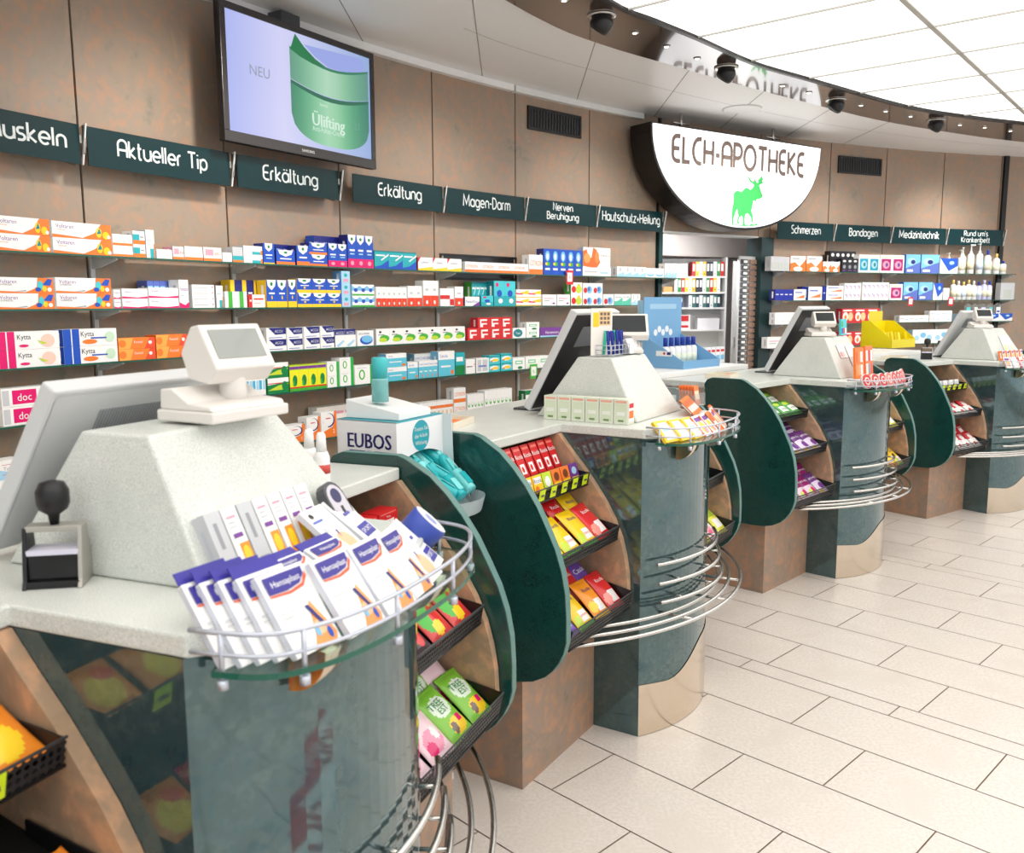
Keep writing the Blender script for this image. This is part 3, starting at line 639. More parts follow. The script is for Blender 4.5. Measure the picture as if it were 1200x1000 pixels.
RUNS = """
A 1.37 1.631 0.205 1 2 0.144 gelorange 0
A 1.642 1.948 0.205 1 2 0.142 gelorange 0
A 1.952 2.062 0.205 1 2 0.105 whiteorange 0
A 2.067 2.136 0.205 1 2 0.127 tealorange 0
A 2.141 2.191 0.205 1 1 0.137 whiteteal 0
A 2.201 2.295 0.205 1 1 0.047 plainwhite 0
A 2.3 2.369 0.205 1 1 0.065 pinklabel 0
A 2.374 2.49 0.205 1 1 0.07 whiteorange 0
A 2.495 2.615 0.205 1 1 0.072 pinklabel 0
A 2.621 2.685 0.205 1 1 0.05 plainwhite 0
A 2.691 2.763 0.205 1 1 0.083 greyteal 0
A 2.768 2.904 0.205 1 2 0.094 whiteteal 0
A 2.91 2.993 0.205 1 1 0.115 shieldblue 0
A 3.006 3.15 0.205 1 1 0.083 shieldorange 0
A 3.087 3.246 0.115 3 1 0.121 bluebox 0
A 3.163 3.265 0.205 1 1 0.115 shieldorange 0
A 3.265 3.411 0.205 1 2 0.137 shieldorange 0
A 3.418 3.578 0.205 2 1 0.14 shieldpink 0
A 3.399 3.673 0.105 4 1 0.191 bluebox 0
A 3.585 3.811 0.205 3 1 0.203 shieldpink 0
A 3.819 4.212 0.205 3 1 0.117 tealgreen 0
A 4.229 4.671 0.205 3 1 0.089 yellowred 0
A 4.707 5.409 0.205 4 1 0.076 orangeletters 0
A 5.419 5.579 0.205 1 1 0.152 orangeletters 0
A 5.589 6.058 0.205 5 1 0.205 tallblue 0
A 6.068 6.426 0.205 1 1 0.071 lowwhite 0
A 6.504 6.887 0.205 4 1 0.089 paleblue 0
A 6.887 7.129 0.205 2 1 0.083 wavelight 0
A 7.141 7.304 0.205 4 1 0.131 paleblue 0
B 1.356 1.63 0.205 1 2 0.135 gelblue 0
B 1.639 1.928 0.205 1 2 0.14 gelblue 0
B 1.938 1.976 0.205 1 2 0.089 whitepink 0
B 1.985 2.133 0.205 1 2 0.095 whitepink 0
B 2.138 2.32 0.205 1 2 0.102 whitepink 0
B 2.204 2.393 0.115 5 1 0.139 bluegrey 0
B 2.325 2.385 0.205 1 1 0.144 whitepink 0
B 2.407 2.553 0.205 1 4 0.121 whitered 0
B 2.565 2.611 0.205 1 1 0.118 whiteteal 0
B 2.623 2.778 0.205 2 1 0.088 greenband 0
B 2.791 2.909 0.205 1 1 0.072 redletters 0
B 2.741 2.995 0.115 3 1 0.154 yellowblue 0
B 2.922 3.077 0.205 2 1 0.156 shieldyellow 0
B 3.084 3.151 0.205 1 1 0.159 shieldyellow 0
B 3.157 3.516 0.205 3 2 0.169 shieldyellow 0
B 3.523 3.597 0.205 1 3 0.222 palestack 0
B 3.612 3.81 0.205 3 2 0.141 bluegreen 0
B 3.826 4.114 0.205 6 1 0.129 whiteredfoot 0
B 4.122 4.264 0.205 2 1 0.139 whiteredfoot 0
B 4.273 4.427 0.205 2 1 0.177 whiteredfoot 0
B 4.445 4.586 0.205 1 1 0.126 redband 0
B 4.595 4.685 0.205 1 1 0.14 whiteredfoot 0
B 4.703 4.859 0.205 1 1 0.069 whitepurple 0
B 4.877 5.009 0.205 1 1 0.076 tealpink 0
B 4.86 5.094 0.125 5 1 0.179 tealgreen 0
B 5.018 5.26 0.205 2 1 0.187 tealpink 0
B 5.269 5.559 0.205 2 2 0.126 yellowpink 0
B 5.579 5.744 0.205 1 1 0.089 whitepinkdot 0
B 5.754 5.911 0.205 1 1 0.09 whitepinkdot 0
B 5.922 6.06 0.205 1 2 0.189 redgreenpic 0
B 6.071 6.32 0.205 2 2 0.186 redbluepic 0
B 6.331 6.464 0.205 1 1 0.095 redbluepic 0
B 6.475 6.688 0.205 2 1 0.096 greenwhite 0
B 6.699 6.813 0.205 2 1 0.098 paleblue 0
C 1.349 1.638 0.205 1 2 0.155 balmpink 0
C 1.657 1.941 0.205 1 2 0.158 balmblue 0
C 1.947 2.16 0.205 1 2 0.108 orangebox 0
C 2.166 2.362 0.205 1 2 0.117 orangebox 0
C 2.908 3.057 0.205 1 2 0.133 cornerletters 0
C 3.064 3.185 0.205 1 2 0.13 cornerletters 0
C 3.199 3.325 0.205 1 2 0.133 cornerletters 0
C 3.332 3.446 0.205 1 2 0.135 cornerletters 0
C 3.454 3.632 0.205 2 1 0.112 bluetopwhite 0
C 3.647 3.793 0.205 1 1 0.098 pillpicture 0
C 3.817 4.698 0.205 7 1 0.105 greenleaf 0
C 4.726 5.219 0.205 4 1 0.089 redfsign 0
C 4.837 5.219 0.205 3 1 0.083 redfsign 1
C 5.229 5.377 0.205 1 1 0.079 tealoval 0
C 5.387 5.539 0.205 1 2 0.121 whitegreenlabel 0
C 5.549 5.839 0.205 1 1 0.075 purplelow 0
D 1.342 1.591 0.205 1 2 0.16 docbox 0
D 2.639 2.736 0.205 2 1 0.094 bluedots 0
D 2.743 2.887 0.205 3 1 0.106 bluedots 0
D 2.901 3.064 0.205 1 2 0.178 greenred 0
D 3.072 3.37 0.205 4 1 0.154 yellowgreen 0
D 3.378 3.48 0.205 1 2 0.159 greenstripe 0
D 3.487 3.607 0.205 1 2 0.178 greenstripe 0
D 3.615 3.792 0.205 1 1 0.121 greenstripe 0
D 3.8 3.895 0.205 1 1 0.095 tealwhite 0
D 3.903 4.099 0.205 1 2 0.183 tealwhite 0
D 4.108 4.209 0.205 1 1 0.117 tealwhite 0
D 4.217 4.407 0.205 4 1 0.119 tealwhite 0
D 4.256 4.48 0.125 4 1 0.165 tealwhite 0
D 4.416 4.585 0.205 1 1 0.177 tealwhite 0
D 4.594 4.694 0.205 1 1 0.161 tealgreen2 0
D 4.704 4.805 0.205 1 1 0.107 whitered 0
D 4.815 4.956 0.205 1 1 0.109 gridwhite 0
D 4.956 5.081 0.205 1 2 0.123 tealyellow 0
D 5.091 5.217 0.205 1 2 0.131 tealyellow 0
D 5.227 5.367 0.205 1 1 0.093 whitegreenlabel 0
D 5.377 5.673 0.205 2 1 0.096 whitegreenlabel 0
E 1.253 1.415 0.205 1 2 0.168 ointmentlow 0
E 1.436 1.542 0.105 1 1 0.128 ointmentblue 0
E 3.029 3.178 0.205 1 1 0.108 heartorange 0
E 3.193 3.305 0.205 1 1 0.142 heartorange 0
E 3.313 3.444 0.205 1 1 0.161 heartorange 0
E 3.371 3.767 0.105 5 1 0.177 pinkrow 0
E 4.218 4.561 0.205 8 1 0.134 orangecolumn 0
E 4.57 4.698 0.205 1 2 0.213 orangeletters 0
E 4.717 4.895 0.205 5 1 0.154 greencheck 0
E 4.905 5.216 0.205 7 1 0.171 greencheck 0
E 5.376 5.529 0.205 2 1 0.137 greentub 0
a 8.636 8.91 0.205 6 1 0.144 greyrow 0
a 8.923 9.149 0.205 1 1 0.155 orangeswoosh 0
a 9.162 9.39 0.205 1 1 0.157 orangeswoosh 0
a 9.403 9.656 0.205 2 1 0.106 orangeswoosh 0
a 9.682 9.924 0.205 3 1 0.143 blackbottlebox 0
a 9.591 9.972 0.125 5 1 0.225 blackbottlebox 0
a 9.937 10.242 0.205 2 1 0.19 tealpanel 0
a 10.255 10.612 0.205 2 1 0.193 magentapanel 0
a 10.638 10.854 0.205 1 1 0.205 bluepicture 0
a 10.867 11.134 0.205 1 1 0.207 bluepicture 0
a 11.147 11.413 0.205 1 1 0.171 bluewhite 0
b 8.714 8.978 0.205 4 1 0.111 deepblue 0
b 8.99 9.167 0.205 1 1 0.113 whiteorangeletters 0
b 9.172 9.248 0.155 1 1 0.142 deepblue 0
b 9.205 9.409 0.205 1 1 0.141 whiteorangeletters 0
b 9.421 9.459 0.205 1 1 0.142 deepblue 0
b 9.472 9.727 0.205 1 2 0.152 whiteorangeletters 0
b 9.74 9.983 0.205 4 2 0.181 dotgrid 0
b 10.008 10.405 0.205 6 2 0.192 dotgrid 0
b 10.418 10.61 0.205 1 1 0.176 magentapanel 0
b 10.623 10.84 0.205 1 1 0.197 bluepicture 0
b 10.853 11.057 0.205 1 1 0.198 bluepicture 0
b 11.07 11.21 0.205 1 1 0.19 bluewhite 0
b 11.223 11.312 0.205 1 1 0.134 plainwhite 0
b 12.069 12.269 0.205 1 1 0.196 greyrow 0
c 8.727 9.081 0.205 4 2 0.122 plainwhite 0
c 9.718 10.283 0.205 3 1 0.156 redpictures 0
c 10.59 11.026 0.205 3 1 0.076 lowwhite 0
c 11.039 11.371 0.205 2 2 0.125 lowwhite 0
c 11.459 12.267 0.205 4 1 0.089 bluewhite 0
d 8.627 8.892 0.205 1 1 0.114 whitepinkdot 0
d 9.721 10.107 0.205 2 1 0.147 redpictures 0
d 10.801 11.43 0.205 2 1 0.154 clouds 0
"""
# ---------------------------------------------------------------- printed cartons
Wh=(244,243,242); 
PAL = dict(w=Wh,o=(243,126,50),y=(250,206,40),b=(30,82,190),n=(34,40,120),t=(40,170,180),T=(20,130,140),g=(70,178,60),G=(20,130,70),r=(214,40,44),
 p=(226,20,110),P=(120,60,150),l=(168,212,238),L=(120,190,230),k=(30,30,36),e=(150,152,158),d=(200,202,206),m=(230,160,180),s=(236,200,150),u=(90,110,190),a=(245,236,228),c=(70,200,210),v=(196,218,60),f=(206,40,60),h=(120,100,90))
def colr(k): return C(*PAL[k])
# name: (object name, words, front base, end colour, art)
D = {
 'gelorange':('gel_carton','white gel carton with orange swoosh','w','w',[('p',[(0,0),(1,0),(1,1),(.82,1),(.72,.45),(.4,.1),(0,.2)],'o'),('p',[(.04,.2),(.5,.06),(.7,.4),(.74,.9),(.04,.95)],'w'),('t','Voltaren',.06,.72,.26,'P','l'),('t','Schmerzgel',.08,.5,.09,'o','l'),('e',.78,.45,.05,.32,'y'),('p',[(.74,.35),(.79,.75),(.82,.4)],'T'),('e',.9,.3,.06,.25,'y'),('e',.95,.2,.03,.12,'w')]),
 'gelblue':('gel_carton','white-orange gel carton with blue cap','w','w',[('p',[(0,0),(1,0),(1,1),(.72,1),(.7,.4),(.4,.08),(0,.15)],'o'),('p',[(.04,.16),(.5,.06),(.66,.3),(.72,.96),(.04,.96)],'w'),('t','Voltaren',.06,.74,.25,'P','l'),('t','SCHMERZGEL',.07,.54,.1,'k','l'),('p',[(.8,.55),(.9,.95),(.98,.9),(.94,.5)],'b'),('e',.76,.5,.05,.3,'c'),('e',.72,.25,.05,.14,'b'),('e',.92,.25,.04,.14,'w'),('e',.83,.3,.04,.2,'y'),('p',[(.3,.1),(.52,.14),(.5,.2)],'e')]),
 'whiteorange':('medicine_box','white medicine box with orange foot','w','w',[('r',0,0,1,.22,'o'),('t','Ibu',.3,.55,.14,'e','l')]),
 'tealorange':('medicine_box','small box in teal and orange','w','w',[('r',0,0,1,.3,'o'),('r',0,.3,.55,.75,'t'),('r',.6,.5,.9,.6,'e')]),
 'whiteteal':('medicine_box','white medicine box with teal patch','w','d',[('r',.45,.0,.9,.34,'t'),('r',.9,0,1,.5,'o'),('r',.1,.6,.7,.66,'d')]),
 'plainwhite':('medicine_box','plain white medicine box','w','w',[('r',.15,.55,.8,.62,'d'),('r',.15,.35,.6,.4,'d')]),
 'pinklabel':('medicine_box','white medicine box with pink label','a','m',[('r',.1,.4,.55,.85,'m'),('r',0,0,1,.2,'o'),('t','ASS',.6,.55,.2,'r','l')]),
 'greyteal':('medicine_box','grey medicine box with teal strip','d','d',[('r',0,.15,1,.42,'t'),('r',0,0,1,.15,'o')]),
 'shieldblue':('cold_remedy_box','blue cold remedy box with white shield','b','n',[('p',[(.15,1),(.85,1),(.8,.75),(.5,.6),(.2,.75)],'w'),('e',.5,.83,.1,.08,'G'),('r',.2,.4,.8,.46,'w'),('r',.25,.25,.75,.3,'l'),('r',0,0,1,.06,'y')]),
 'shieldorange':('cold_remedy_box','blue cold remedy box with shield and orange foot','b','n',[('p',[(.1,1),(.9,1),(.82,.72),(.5,.55),(.18,.72)],'w'),('e',.5,.83,.1,.08,'G'),('r',0,0,1,.2,'o'),('r',.2,.36,.8,.44,'w')]),
 'shieldpink':('cold_remedy_box','blue cold remedy box with shield and magenta foot','b','n',[('p',[(.05,1),(.95,1),(.88,.82),(.5,.7),(.12,.82)],'w'),('e',.5,.87,.14,.05,'G'),('r',0,0,1,.27,'p'),('e',.5,.14,.2,.07,'m'),('r',.2,.5,.8,.56,'w'),('r',.25,.4,.75,.44,'l')]),
 'shieldyellow':('cold_remedy_box','blue cold remedy box with shield and yellow foot','b','y',[('p',[(.06,1),(.94,1),(.86,.78),(.5,.62),(.14,.78)],'w'),('e',.5,.85,.13,.07,'G'),('r',0,0,1,.22,'y'),('e',.5,.36,.07,.07,'y'),('r',.22,.48,.78,.54,'w')]),
 'bluebox':('cold_remedy_box','dark blue box in the back row','n','b',[('r',.1,.55,.9,.8,'b'),('t','Wick',.5,.75,.12,'w','c')]),
 'yellowblue':('cold_remedy_box','yellow and blue box in the back row','y','y',[('r',.35,0,1,1,'n'),('r',.5,.5,.85,.56,'w')]),
 'tealgreen':('medicine_box','teal green medicine box with blue wave','T','g',[('r',0,0,1,.92,'t'),('p',[(0,0),(1,0),(1,.5),(.5,.2),(0,.1)],'b'),('r',.1,.7,.75,.78,'w'),('p',[(.5,.45),(1,.75),(1,.85),(.45,.5)],'w')]),
 'tealgreen2':('medicine_box','teal medicine box with green foot','t','t',[('r',0,0,1,.42,'G'),('r',.1,.6,.8,.8,'w')]),
 'yellowred':('medicine_box','white box with red corner and yellow foot','w','r',[('p',[(0,1),(0,.6),(.18,1)],'r'),('p',[(0,0),(1,0),(1,.3),(0,.12)],'y'),('t','LORANO',.2,.62,.14,'n','l')]),
 'orangeletters':('medicine_box','white box with orange lettering','w','w',[('r',0,0,1,.26,'o'),('t','CETIRIZIN',.06,.58,.26,'o','l')]),
 'tallblue':('medicine_box','tall bright blue medicine box','b','n',[('r',.12,.1,.88,.96,'b'),('e',.5,.72,.3,.2,'L'),('e',.5,.7,.14,.12,'w'),('e',.55,.42,.26,.08,'g'),('e',.35,.42,.14,.06,'y'),('r',.2,.18,.8,.26,'w')]),
 'lowwhite':('medicine_box','low white flat box','w','w',[('r',.05,.4,.5,.6,'d'),('r',.6,.3,.9,.5,'l')]),
 'paleblue':('medicine_box','narrow white box with pale blue foot','w','w',[('p',[(0,0),(1,0),(1,.5),(0,.2)],'l'),('r',.3,.5,.6,.9,'d')]),
 'wavelight':('medicine_box','white box with pale blue wave','w','l',[('e',.5,.35,.42,.25,'L'),('e',.5,.5,.4,.2,'w')]),
 'whitepink':('medicine_box','white medicine box with magenta foot','w','w',[('p',[(0,0),(1,0),(1,.22),(.6,.1),(0,.2)],'p'),('t','Femibion',.1,.68,.16,'P','l'),('r',.12,.42,.5,.46,'d')]),
 'bluegrey':('medicine_box','slate blue box in the back row','u','u',[('r',.1,.5,.9,.8,'l')]),
 'whitered':('medicine_box','white medicine box with small red marks','w','w',[('r',.08,.45,.7,.52,'h'),('p',[(.9,.4),(.97,.7),(.9,.7)],'r')]),
 'greenband':('medicine_box','white medicine box with bright green band','w','w',[('r',.3,0,.68,1,'g'),('r',.75,.5,.95,.56,'d')]),
 'redletters':('medicine_box','white medicine box with red stripes','a','r',[('r',0,0,.2,1,'r'),('r',.05,.45,.15,.6,'w'),('r',.3,.6,.9,.72,'r'),('r',.3,.3,.7,.36,'m')]),
 'palestack':('medicine_box','pale blue box with pink edge','l','L',[('r',.2,.1,.8,.35,'m'),('e',.5,.65,.2,.15,'t')]),
 'bluegreen':('medicine_box','small white box in blue and green','w','l',[('p',[(0,.45),(1,.45),(1,.9),(.5,.6),(0,.9)],'L'),('r',0,.0,1,.15,'g'),('e',.5,.5,.25,.18,'b')]),
 'whiteredfoot':('medicine_box','white medicine box with red foot','w','w',[('r',0,0,1,.42,(232,70,40)),('e',.5,.16,.14,.08,'a'),('r',.3,.6,.7,.7,'d')]),
 'redband':('medicine_box','white medicine box with red cross band','w','w',[('r',0,.4,.7,.62,'r'),('r',.7,.05,1,.4,'r')]),
 'whitepurple':('medicine_box','low white box with violet lettering','w','n',[('t','NasenDuo',.06,.5,.3,'u','l'),('p',[(.5,0),(1,0),(1,.5)],'P')]),
 'tealpink':('medicine_box','turquoise box with pink dot','c','T',[('r',0,0,1,.4,'t'),('e',.3,.85,.14,.09,'p'),('e',.5,.5,.24,.14,'b'),('e',.6,.2,.2,.1,'w')]),
 'yellowpink':('medicine_box','white box with yellow and pink swirl','w','y',[('p',[(.3,.6),(1,.9),(1,.4),(.3,.5)],'y'),('p',[(0,.6),(.5,.5),(.6,.35),(0,.4)],'p'),('r',0,0,1,.1,'y'),('t','nurse',.2,.8,.12,'e','l')]),
 'whitepinkdot':('medicine_box','white box with small pink print','w','w',[('r',.1,.6,.8,.68,'m'),('r',.1,.4,.5,.46,'e'),('e',.8,.2,.1,.08,'P')]),
 'redgreenpic':('medicine_box','white box with green and red picture','w','g',[('e',.7,.4,.28,.34,'v'),('e',.25,.4,.2,.3,'r'),('e',.7,.75,.12,.14,'y')]),
 'redbluepic':('medicine_box','white box with blue and red picture','w','w',[('e',.65,.4,.28,.34,'L'),('e',.25,.35,.18,.26,'r'),('e',.6,.45,.12,.2,'u')]),
 'greenwhite':('medicine_box','white box with sea green wave','w','w',[('p',[(0,0),(1,0),(1,.7),(.4,.4),(0,.35)],(90,196,170)),('t','meridol',.1,.75,.2,'T','l')]),
 'balmpink':('ointment_carton','white balm carton with pink capped end','w','p',[('r',.0,0,.12,1,'p'),('r',.14,0,.26,1,'p'),('r',.12,0,.14,1,'w'),('t','Kytta',.3,.7,.28,'k','l'),('e',.8,.45,.12,.38,(246,206,190)),('e',.4,.2,.08,.08,'p'),('p',[(.62,.5),(.8,.3),(.7,.25)],'v')]),
 'balmblue':('ointment_carton','white balm carton with blue capped end','w','b',[('r',.0,0,.14,1,'b'),('r',.16,0,.29,1,'b'),('t','Kytta',.32,.72,.3,'k','l'),('e',.48,.25,.14,.14,'o'),('e',.86,.5,.1,.32,(200,226,200)),('r',.5,.42,.8,.5,'b')]),
 'orangebox':('medicine_box','orange and red ointment box','o','o',[('p',[(.0,0),(.3,0),(.4,1),(0,1)],(250,170,80)),('e',.1,.5,.1,.34,'o'),('p',[(.7,0),(1,0),(1,1),(.85,1)],(230,80,50)),('t','Fenistil',.42,.62,.24,'a','l'),('e',.86,.55,.05,.16,'w')]),
 'cornerletters':('toothcare_box','white box with dark violet corner lettering','w','w',[('p',[(.1,1),(1,1),(1,.45),(.45,.4)],'n'),('t','ACCU',.42,.7,.24,'w','l'),('r',.1,.12,.8,.18,'u')]),
 'bluetopwhite':('toothcare_box','white box with blue top band','w','n',[('r',0,.68,1,1,'n'),('t','ACCU',.1,.8,.16,'w','l'),('p',[(.1,.1),(.8,.4),(.9,.3),(.3,0)],'l')]),
 'pillpicture':('medicine_box','white box with blue pill picture','w','w',[('e',.55,.38,.4,.3,'b'),('e',.6,.45,.34,.24,'L'),('t','DOLORMIN',.1,.8,.13,'n','l')]),
 'greenleaf':('medicine_box','white herbal box with green leaf','w','d',[('e',.62,.4,.36,.22,'g'),('e',.5,.3,.3,.14,'v'),('e',.3,.8,.1,.07,'k'),('r',.15,.6,.6,.66,'e')]),
 'redfsign':('medicine_box','red medicine box with white F','r','f',[('r',.2,.15,.8,.85,'w'),('r',.3,.5,.8,.7,'r'),('r',.45,.15,.8,.38,'r')]),
 'tealoval':('medicine_box','white box with teal oval','w','w',[('e',.4,.5,.36,.4,'T'),('t','Tepid',.4,.5,.2,'w','c')]),
 'whitegreenlabel':('medicine_box','white box with green label lines','w','w',[('r',.2,.45,.8,.75,(120,200,150)),('r',.28,.53,.72,.66,'w'),('e',.6,.15,.2,.12,'G')]),
 'purplelow':('medicine_box','low violet box with white lettering','P','n',[('t','Hamametum',.5,.5,.3,'w','c'),('r',0,0,1,.15,'l')]),
 'docbox':('gel_carton','white pain gel carton with magenta doc lettering','w','w',[('r',.2,.12,.66,.88,'p'),('t','doc',.43,.5,.42,'w','c'),('p',[(.62,.1),(1,.1),(1,.7)],'y'),('r',.72,.7,.95,.74,'d'),('r',.02,.1,.14,.9,'d')]),
 'bluedots':('medicine_box','white box with bright blue squares','w','w',[('r',.0,.3,.4,.8,(60,176,216)),('r',.55,.3,.95,.8,'l')]),
 'greenred':('herbal_drops_box','green herbal drops box with red line','G','G',[('p',[(0,.55),(1,.7),(1,1),(0,1)],'w'),('r',0,.62,.7,.68,'r'),('p',[(0,.2),(.7,.2),(1,.6),(.5,.5)],'v'),('e',.8,.45,.14,.3,'G')]),
 'yellowgreen':('herbal_drops_box','yellow herbal box with green plant','v','G',[('r',0,.84,1,.95,'P'),('r',0,.1,1,.16,'r'),('r',0,.16,1,.8,(236,232,40)),('e',.55,.4,.26,.22,'G'),('e',.4,.3,.1,.12,'g'),('r',0,0,1,.1,'g')]),
 'greenstripe':('medicine_box','white herbal box with green edge stripe','w','w',[('r',.78,0,1,1,(40,176,70)),('e',.36,.5,.16,.28,'g'),('e',.36,.5,.09,.2,'w'),('r',.1,.85,.6,.88,'d')]),
 'tealwhite':('medicine_box','light teal medicine box with white top','w','L',[('r',0,0,1,.66,(96,196,220)),('t','Linola',.12,.82,.13,'u','l'),('e',.85,.14,.1,.1,'o'),('r',.15,.35,.75,.42,'w')]),
 'gridwhite':('medicine_box','white box with small dark grid','w','e',[('r',.1,.1,.4,.9,'d'),('r',.5,.1,.9,.9,'d'),('r',.2,.4,.8,.5,'u')]),
 'tealyellow':('medicine_box','teal box with yellow swirl','c','t',[('e',.5,.45,.42,.28,'w'),('e',.6,.4,.3,.16,'y'),('r',0,.8,1,.9,'T'),('e',.25,.3,.1,.1,'o')]),
 'ointmentlow':('ointment_carton','flat pale blue ointment carton','w','l',[('p',[(0,0),(1,0),(1,.15),(0,.7)],'l'),('t','Traumeel',.45,.55,.2,'e','l'),('r',.4,.75,.95,.77,'r'),('r',.4,.25,.95,.27,'r')]),
 'ointmentblue':('ointment_carton','upright pale blue ointment carton','l','u',[('r',.2,.45,.9,.47,'m'),('r',.2,.75,.9,.77,'m'),('t','Traumeel',.25,.62,.12,'T','l')]),
 'heartorange':('vitamin_box','white and orange box with blue heart line','w','w',[('p',[(0,0),(1,0),(1,1),(.85,1),(.75,.4),(0,.2)],'o'),('e',.5,.66,.38,.28,'n'),('e',.46,.68,.34,.25,'w'),('e',.3,.5,.16,.14,'w'),('t','2',.8,.22,.16,'w','c'),('r',.3,.72,.6,.76,'r')]),
 'pinkrow':('vitamin_box','white box with pink print in the back row','a','w',[('r',.1,.7,.9,.8,'m'),('e',.5,.3,.3,.16,'n'),('e',.48,.3,.25,.12,'w')]),
 'orangecolumn':('medicine_box','slim white box with orange band','w','w',[('r',0,.62,1,.78,'o'),('r',.3,.2,.7,.5,'s')]),
 'greencheck':('medicine_box','slim white box with green mark','w','w',[('e',.5,.5,.3,.12,'g'),('e',.5,.54,.2,.07,'w'),('r',.3,.15,.7,.25,'d')]),
 'greentub':('medicine_box','green and white cylinder carton','w','G',[('r',0,.75,1,1,'G'),('p',[(0,.0),(1,0),(.5,.4)],'g')]),
 'greyrow':('medicine_box','pale grey slim carton','d','d',[('r',.2,.1,.8,.6,(190,196,188))]),
 'orangeswoosh':('medicine_box','white box with orange wave','w','o',[('p',[(0,0),(1,0),(1,.8),(.6,.3),(.3,.6),(0,.5)],'o'),('e',.5,.15,.3,.16,'w'),('r',.1,.8,.6,.86,'e')]),
 'blackbottlebox':('medicine_box','black box with white cap mark','k','k',[('e',.5,.82,.3,.08,'w'),('e',.5,.4,.26,.14,'e'),('r',.2,.1,.8,.16,'P')]),
 'tealpanel':('bandage_box','white bandage box with turquoise panel','w','w',[('r',.1,.12,.9,.78,(0,156,190)),('e',.5,.45,.28,.22,'l'),('e',.55,.45,.12,.12,'T'),('r',.1,.85,.9,.88,'s')]),
 'magentapanel':('bandage_box','white bandage box with magenta panel','w','w',[('r',.1,.12,.9,.78,(176,20,110)),('e',.5,.45,.28,.22,'m'),('e',.55,.45,.12,.12,'P'),('r',.1,.85,.9,.88,'y')]),
 'bluepicture':('blood_pressure_monitor_box','blue box with monitor picture','L','b',[('p',[(0,0),(1,0),(1,.6),(0,.25)],'u'),('e',.4,.62,.3,.2,'l'),('e',.5,.6,.16,.12,'n'),('r',.1,.08,.5,.2,'w')]),
 'bluewhite':('device_box','white box with blue wedge','w','l',[('p',[(0,1),(1,1),(1,.5),(.5,.15)],'b'),('e',.65,.7,.14,.12,'l')]),
 'deepblue':('medicine_box','deep blue medicine box','n','n',[('r',.0,0,1,1,(20,40,160)),('r',.2,.5,.8,.58,'w')]),
 'whiteorangeletters':('medicine_box','white box with blue line and orange print','w','b',[('r',.1,.66,.7,.76,'u'),('p',[(.1,.2),(.9,.2),(.9,.5),(.5,.34)],'o')]),
 'dotgrid':('test_strip_box','small white box with dark dots','w','w',[('e',.35,.55,.2,.2,'u'),('e',.3,.5,.16,.16,'w'),('r',.6,.3,.8,.7,'m')]),
 'redpictures':('tea_box','red box with round picture','r','f',[('e',.3,.45,.22,.32,'a'),('e',.7,.45,.2,.3,'s'),('r',.1,.82,.8,.92,'w'),('e',.3,.4,.1,.16,'o')]),
 'clouds':('tissue_box','long white box with pale blue pattern','w','l',[('e',.2,.4,.12,.2,'l'),('e',.5,.6,.14,.2,'L'),('e',.8,.4,.14,.24,'l')]),
}
def colk(c): return colr(c) if isinstance(c,str) else C(*c)
def art_on(mb, w, h, M, art, base_layer=1):
    """flat printing: layered .25 mm apart on the face whose lower left corner is M's origin, x right, y up, z out"""
    k = base_layer
    for a in art:
        z = .00025*k; k += 1
        if a[0]=='r': _,u0,v0,u1,v1,c = a; mb.add([(u0*w,v0*h,z),(u1*w,v0*h,z),(u1*w,v1*h,z),(u0*w,v1*h,z)],[(0,1,2,3)],colk(c),M)
        elif a[0]=='e':
            _,u,v,ru,rv,c = a; n=14
            mb.add([(w*min(1,max(0,u+ru*math.cos(2*PI*i/n))),h*min(1,max(0,v+rv*math.sin(2*PI*i/n))),z) for i in range(n)],[list(range(n))],colk(c),M)
        elif a[0]=='p':
            P=a[1]; ar=sum(P[i][0]*P[(i+1)%len(P)][1]-P[(i+1)%len(P)][0]*P[i][1] for i in range(len(P)))
            if ar<0: P=P[::-1]
            mb.add([(u*w,v*h,z) for u,v in P],[list(range(len(P)))],colk(a[2]),M)
        elif a[0]=='t':
            _,s,u,v,th,c,al = a
            avail = {'l':(1-u)*w*.96,'r':u*w*.96,'c':2*min(u,1-u)*w*.96}[al]
            mb.text(s,colk(c),M@T(u*w,v*h,z),th*h,avail,al)
_CB={}
def carton_mesh(design, w, d, h):
    key=(design,round(w,3),round(d,3),round(h,3))
    if key in _CB: return _CB[key]
    nm,words,fc,ec,art = D[design]
    mb=MB(); g=.0006
    mb.box(-w/2+g,0,0,w/2-g,d,h-.0008,colk(fc))
    art_on(mb,w-2*g,h-.0008,T(-w/2+g,0,0)@RX(PI/2),art)
    # left end panel
    mb.add([(-w/2+g-.0003,.001,.001),(-w/2+g-.0003,d-.001,.001),(-w/2+g-.0003,d-.001,h-.002),(-w/2+g-.0003,.001,h-.002)],[(0,3,2,1)],colk(ec))
    lx=-w/2+g-.0006
    mb.add([(lx,d*.3,h*.2),(lx,d*.55,h*.2),(lx,d*.55,h*.8),(lx,d*.3,h*.8)],[(0,3,2,1)],C(190,192,200) if ec in ('w','d','l','a') else colk('w'))
    me=bpy.data.meshes.new(nm); me.from_pydata(mb.v,[],mb.f)
    for m in mb.mats: me.materials.append(m)
    me.polygons.foreach_set('material_index',mb.m); me.update()
    _CB[key]=(nm,words,me); return _CB[key]
ORD=['first','second','third','fourth','fifth','sixth','seventh','eighth','ninth','tenth','eleventh','twelfth']
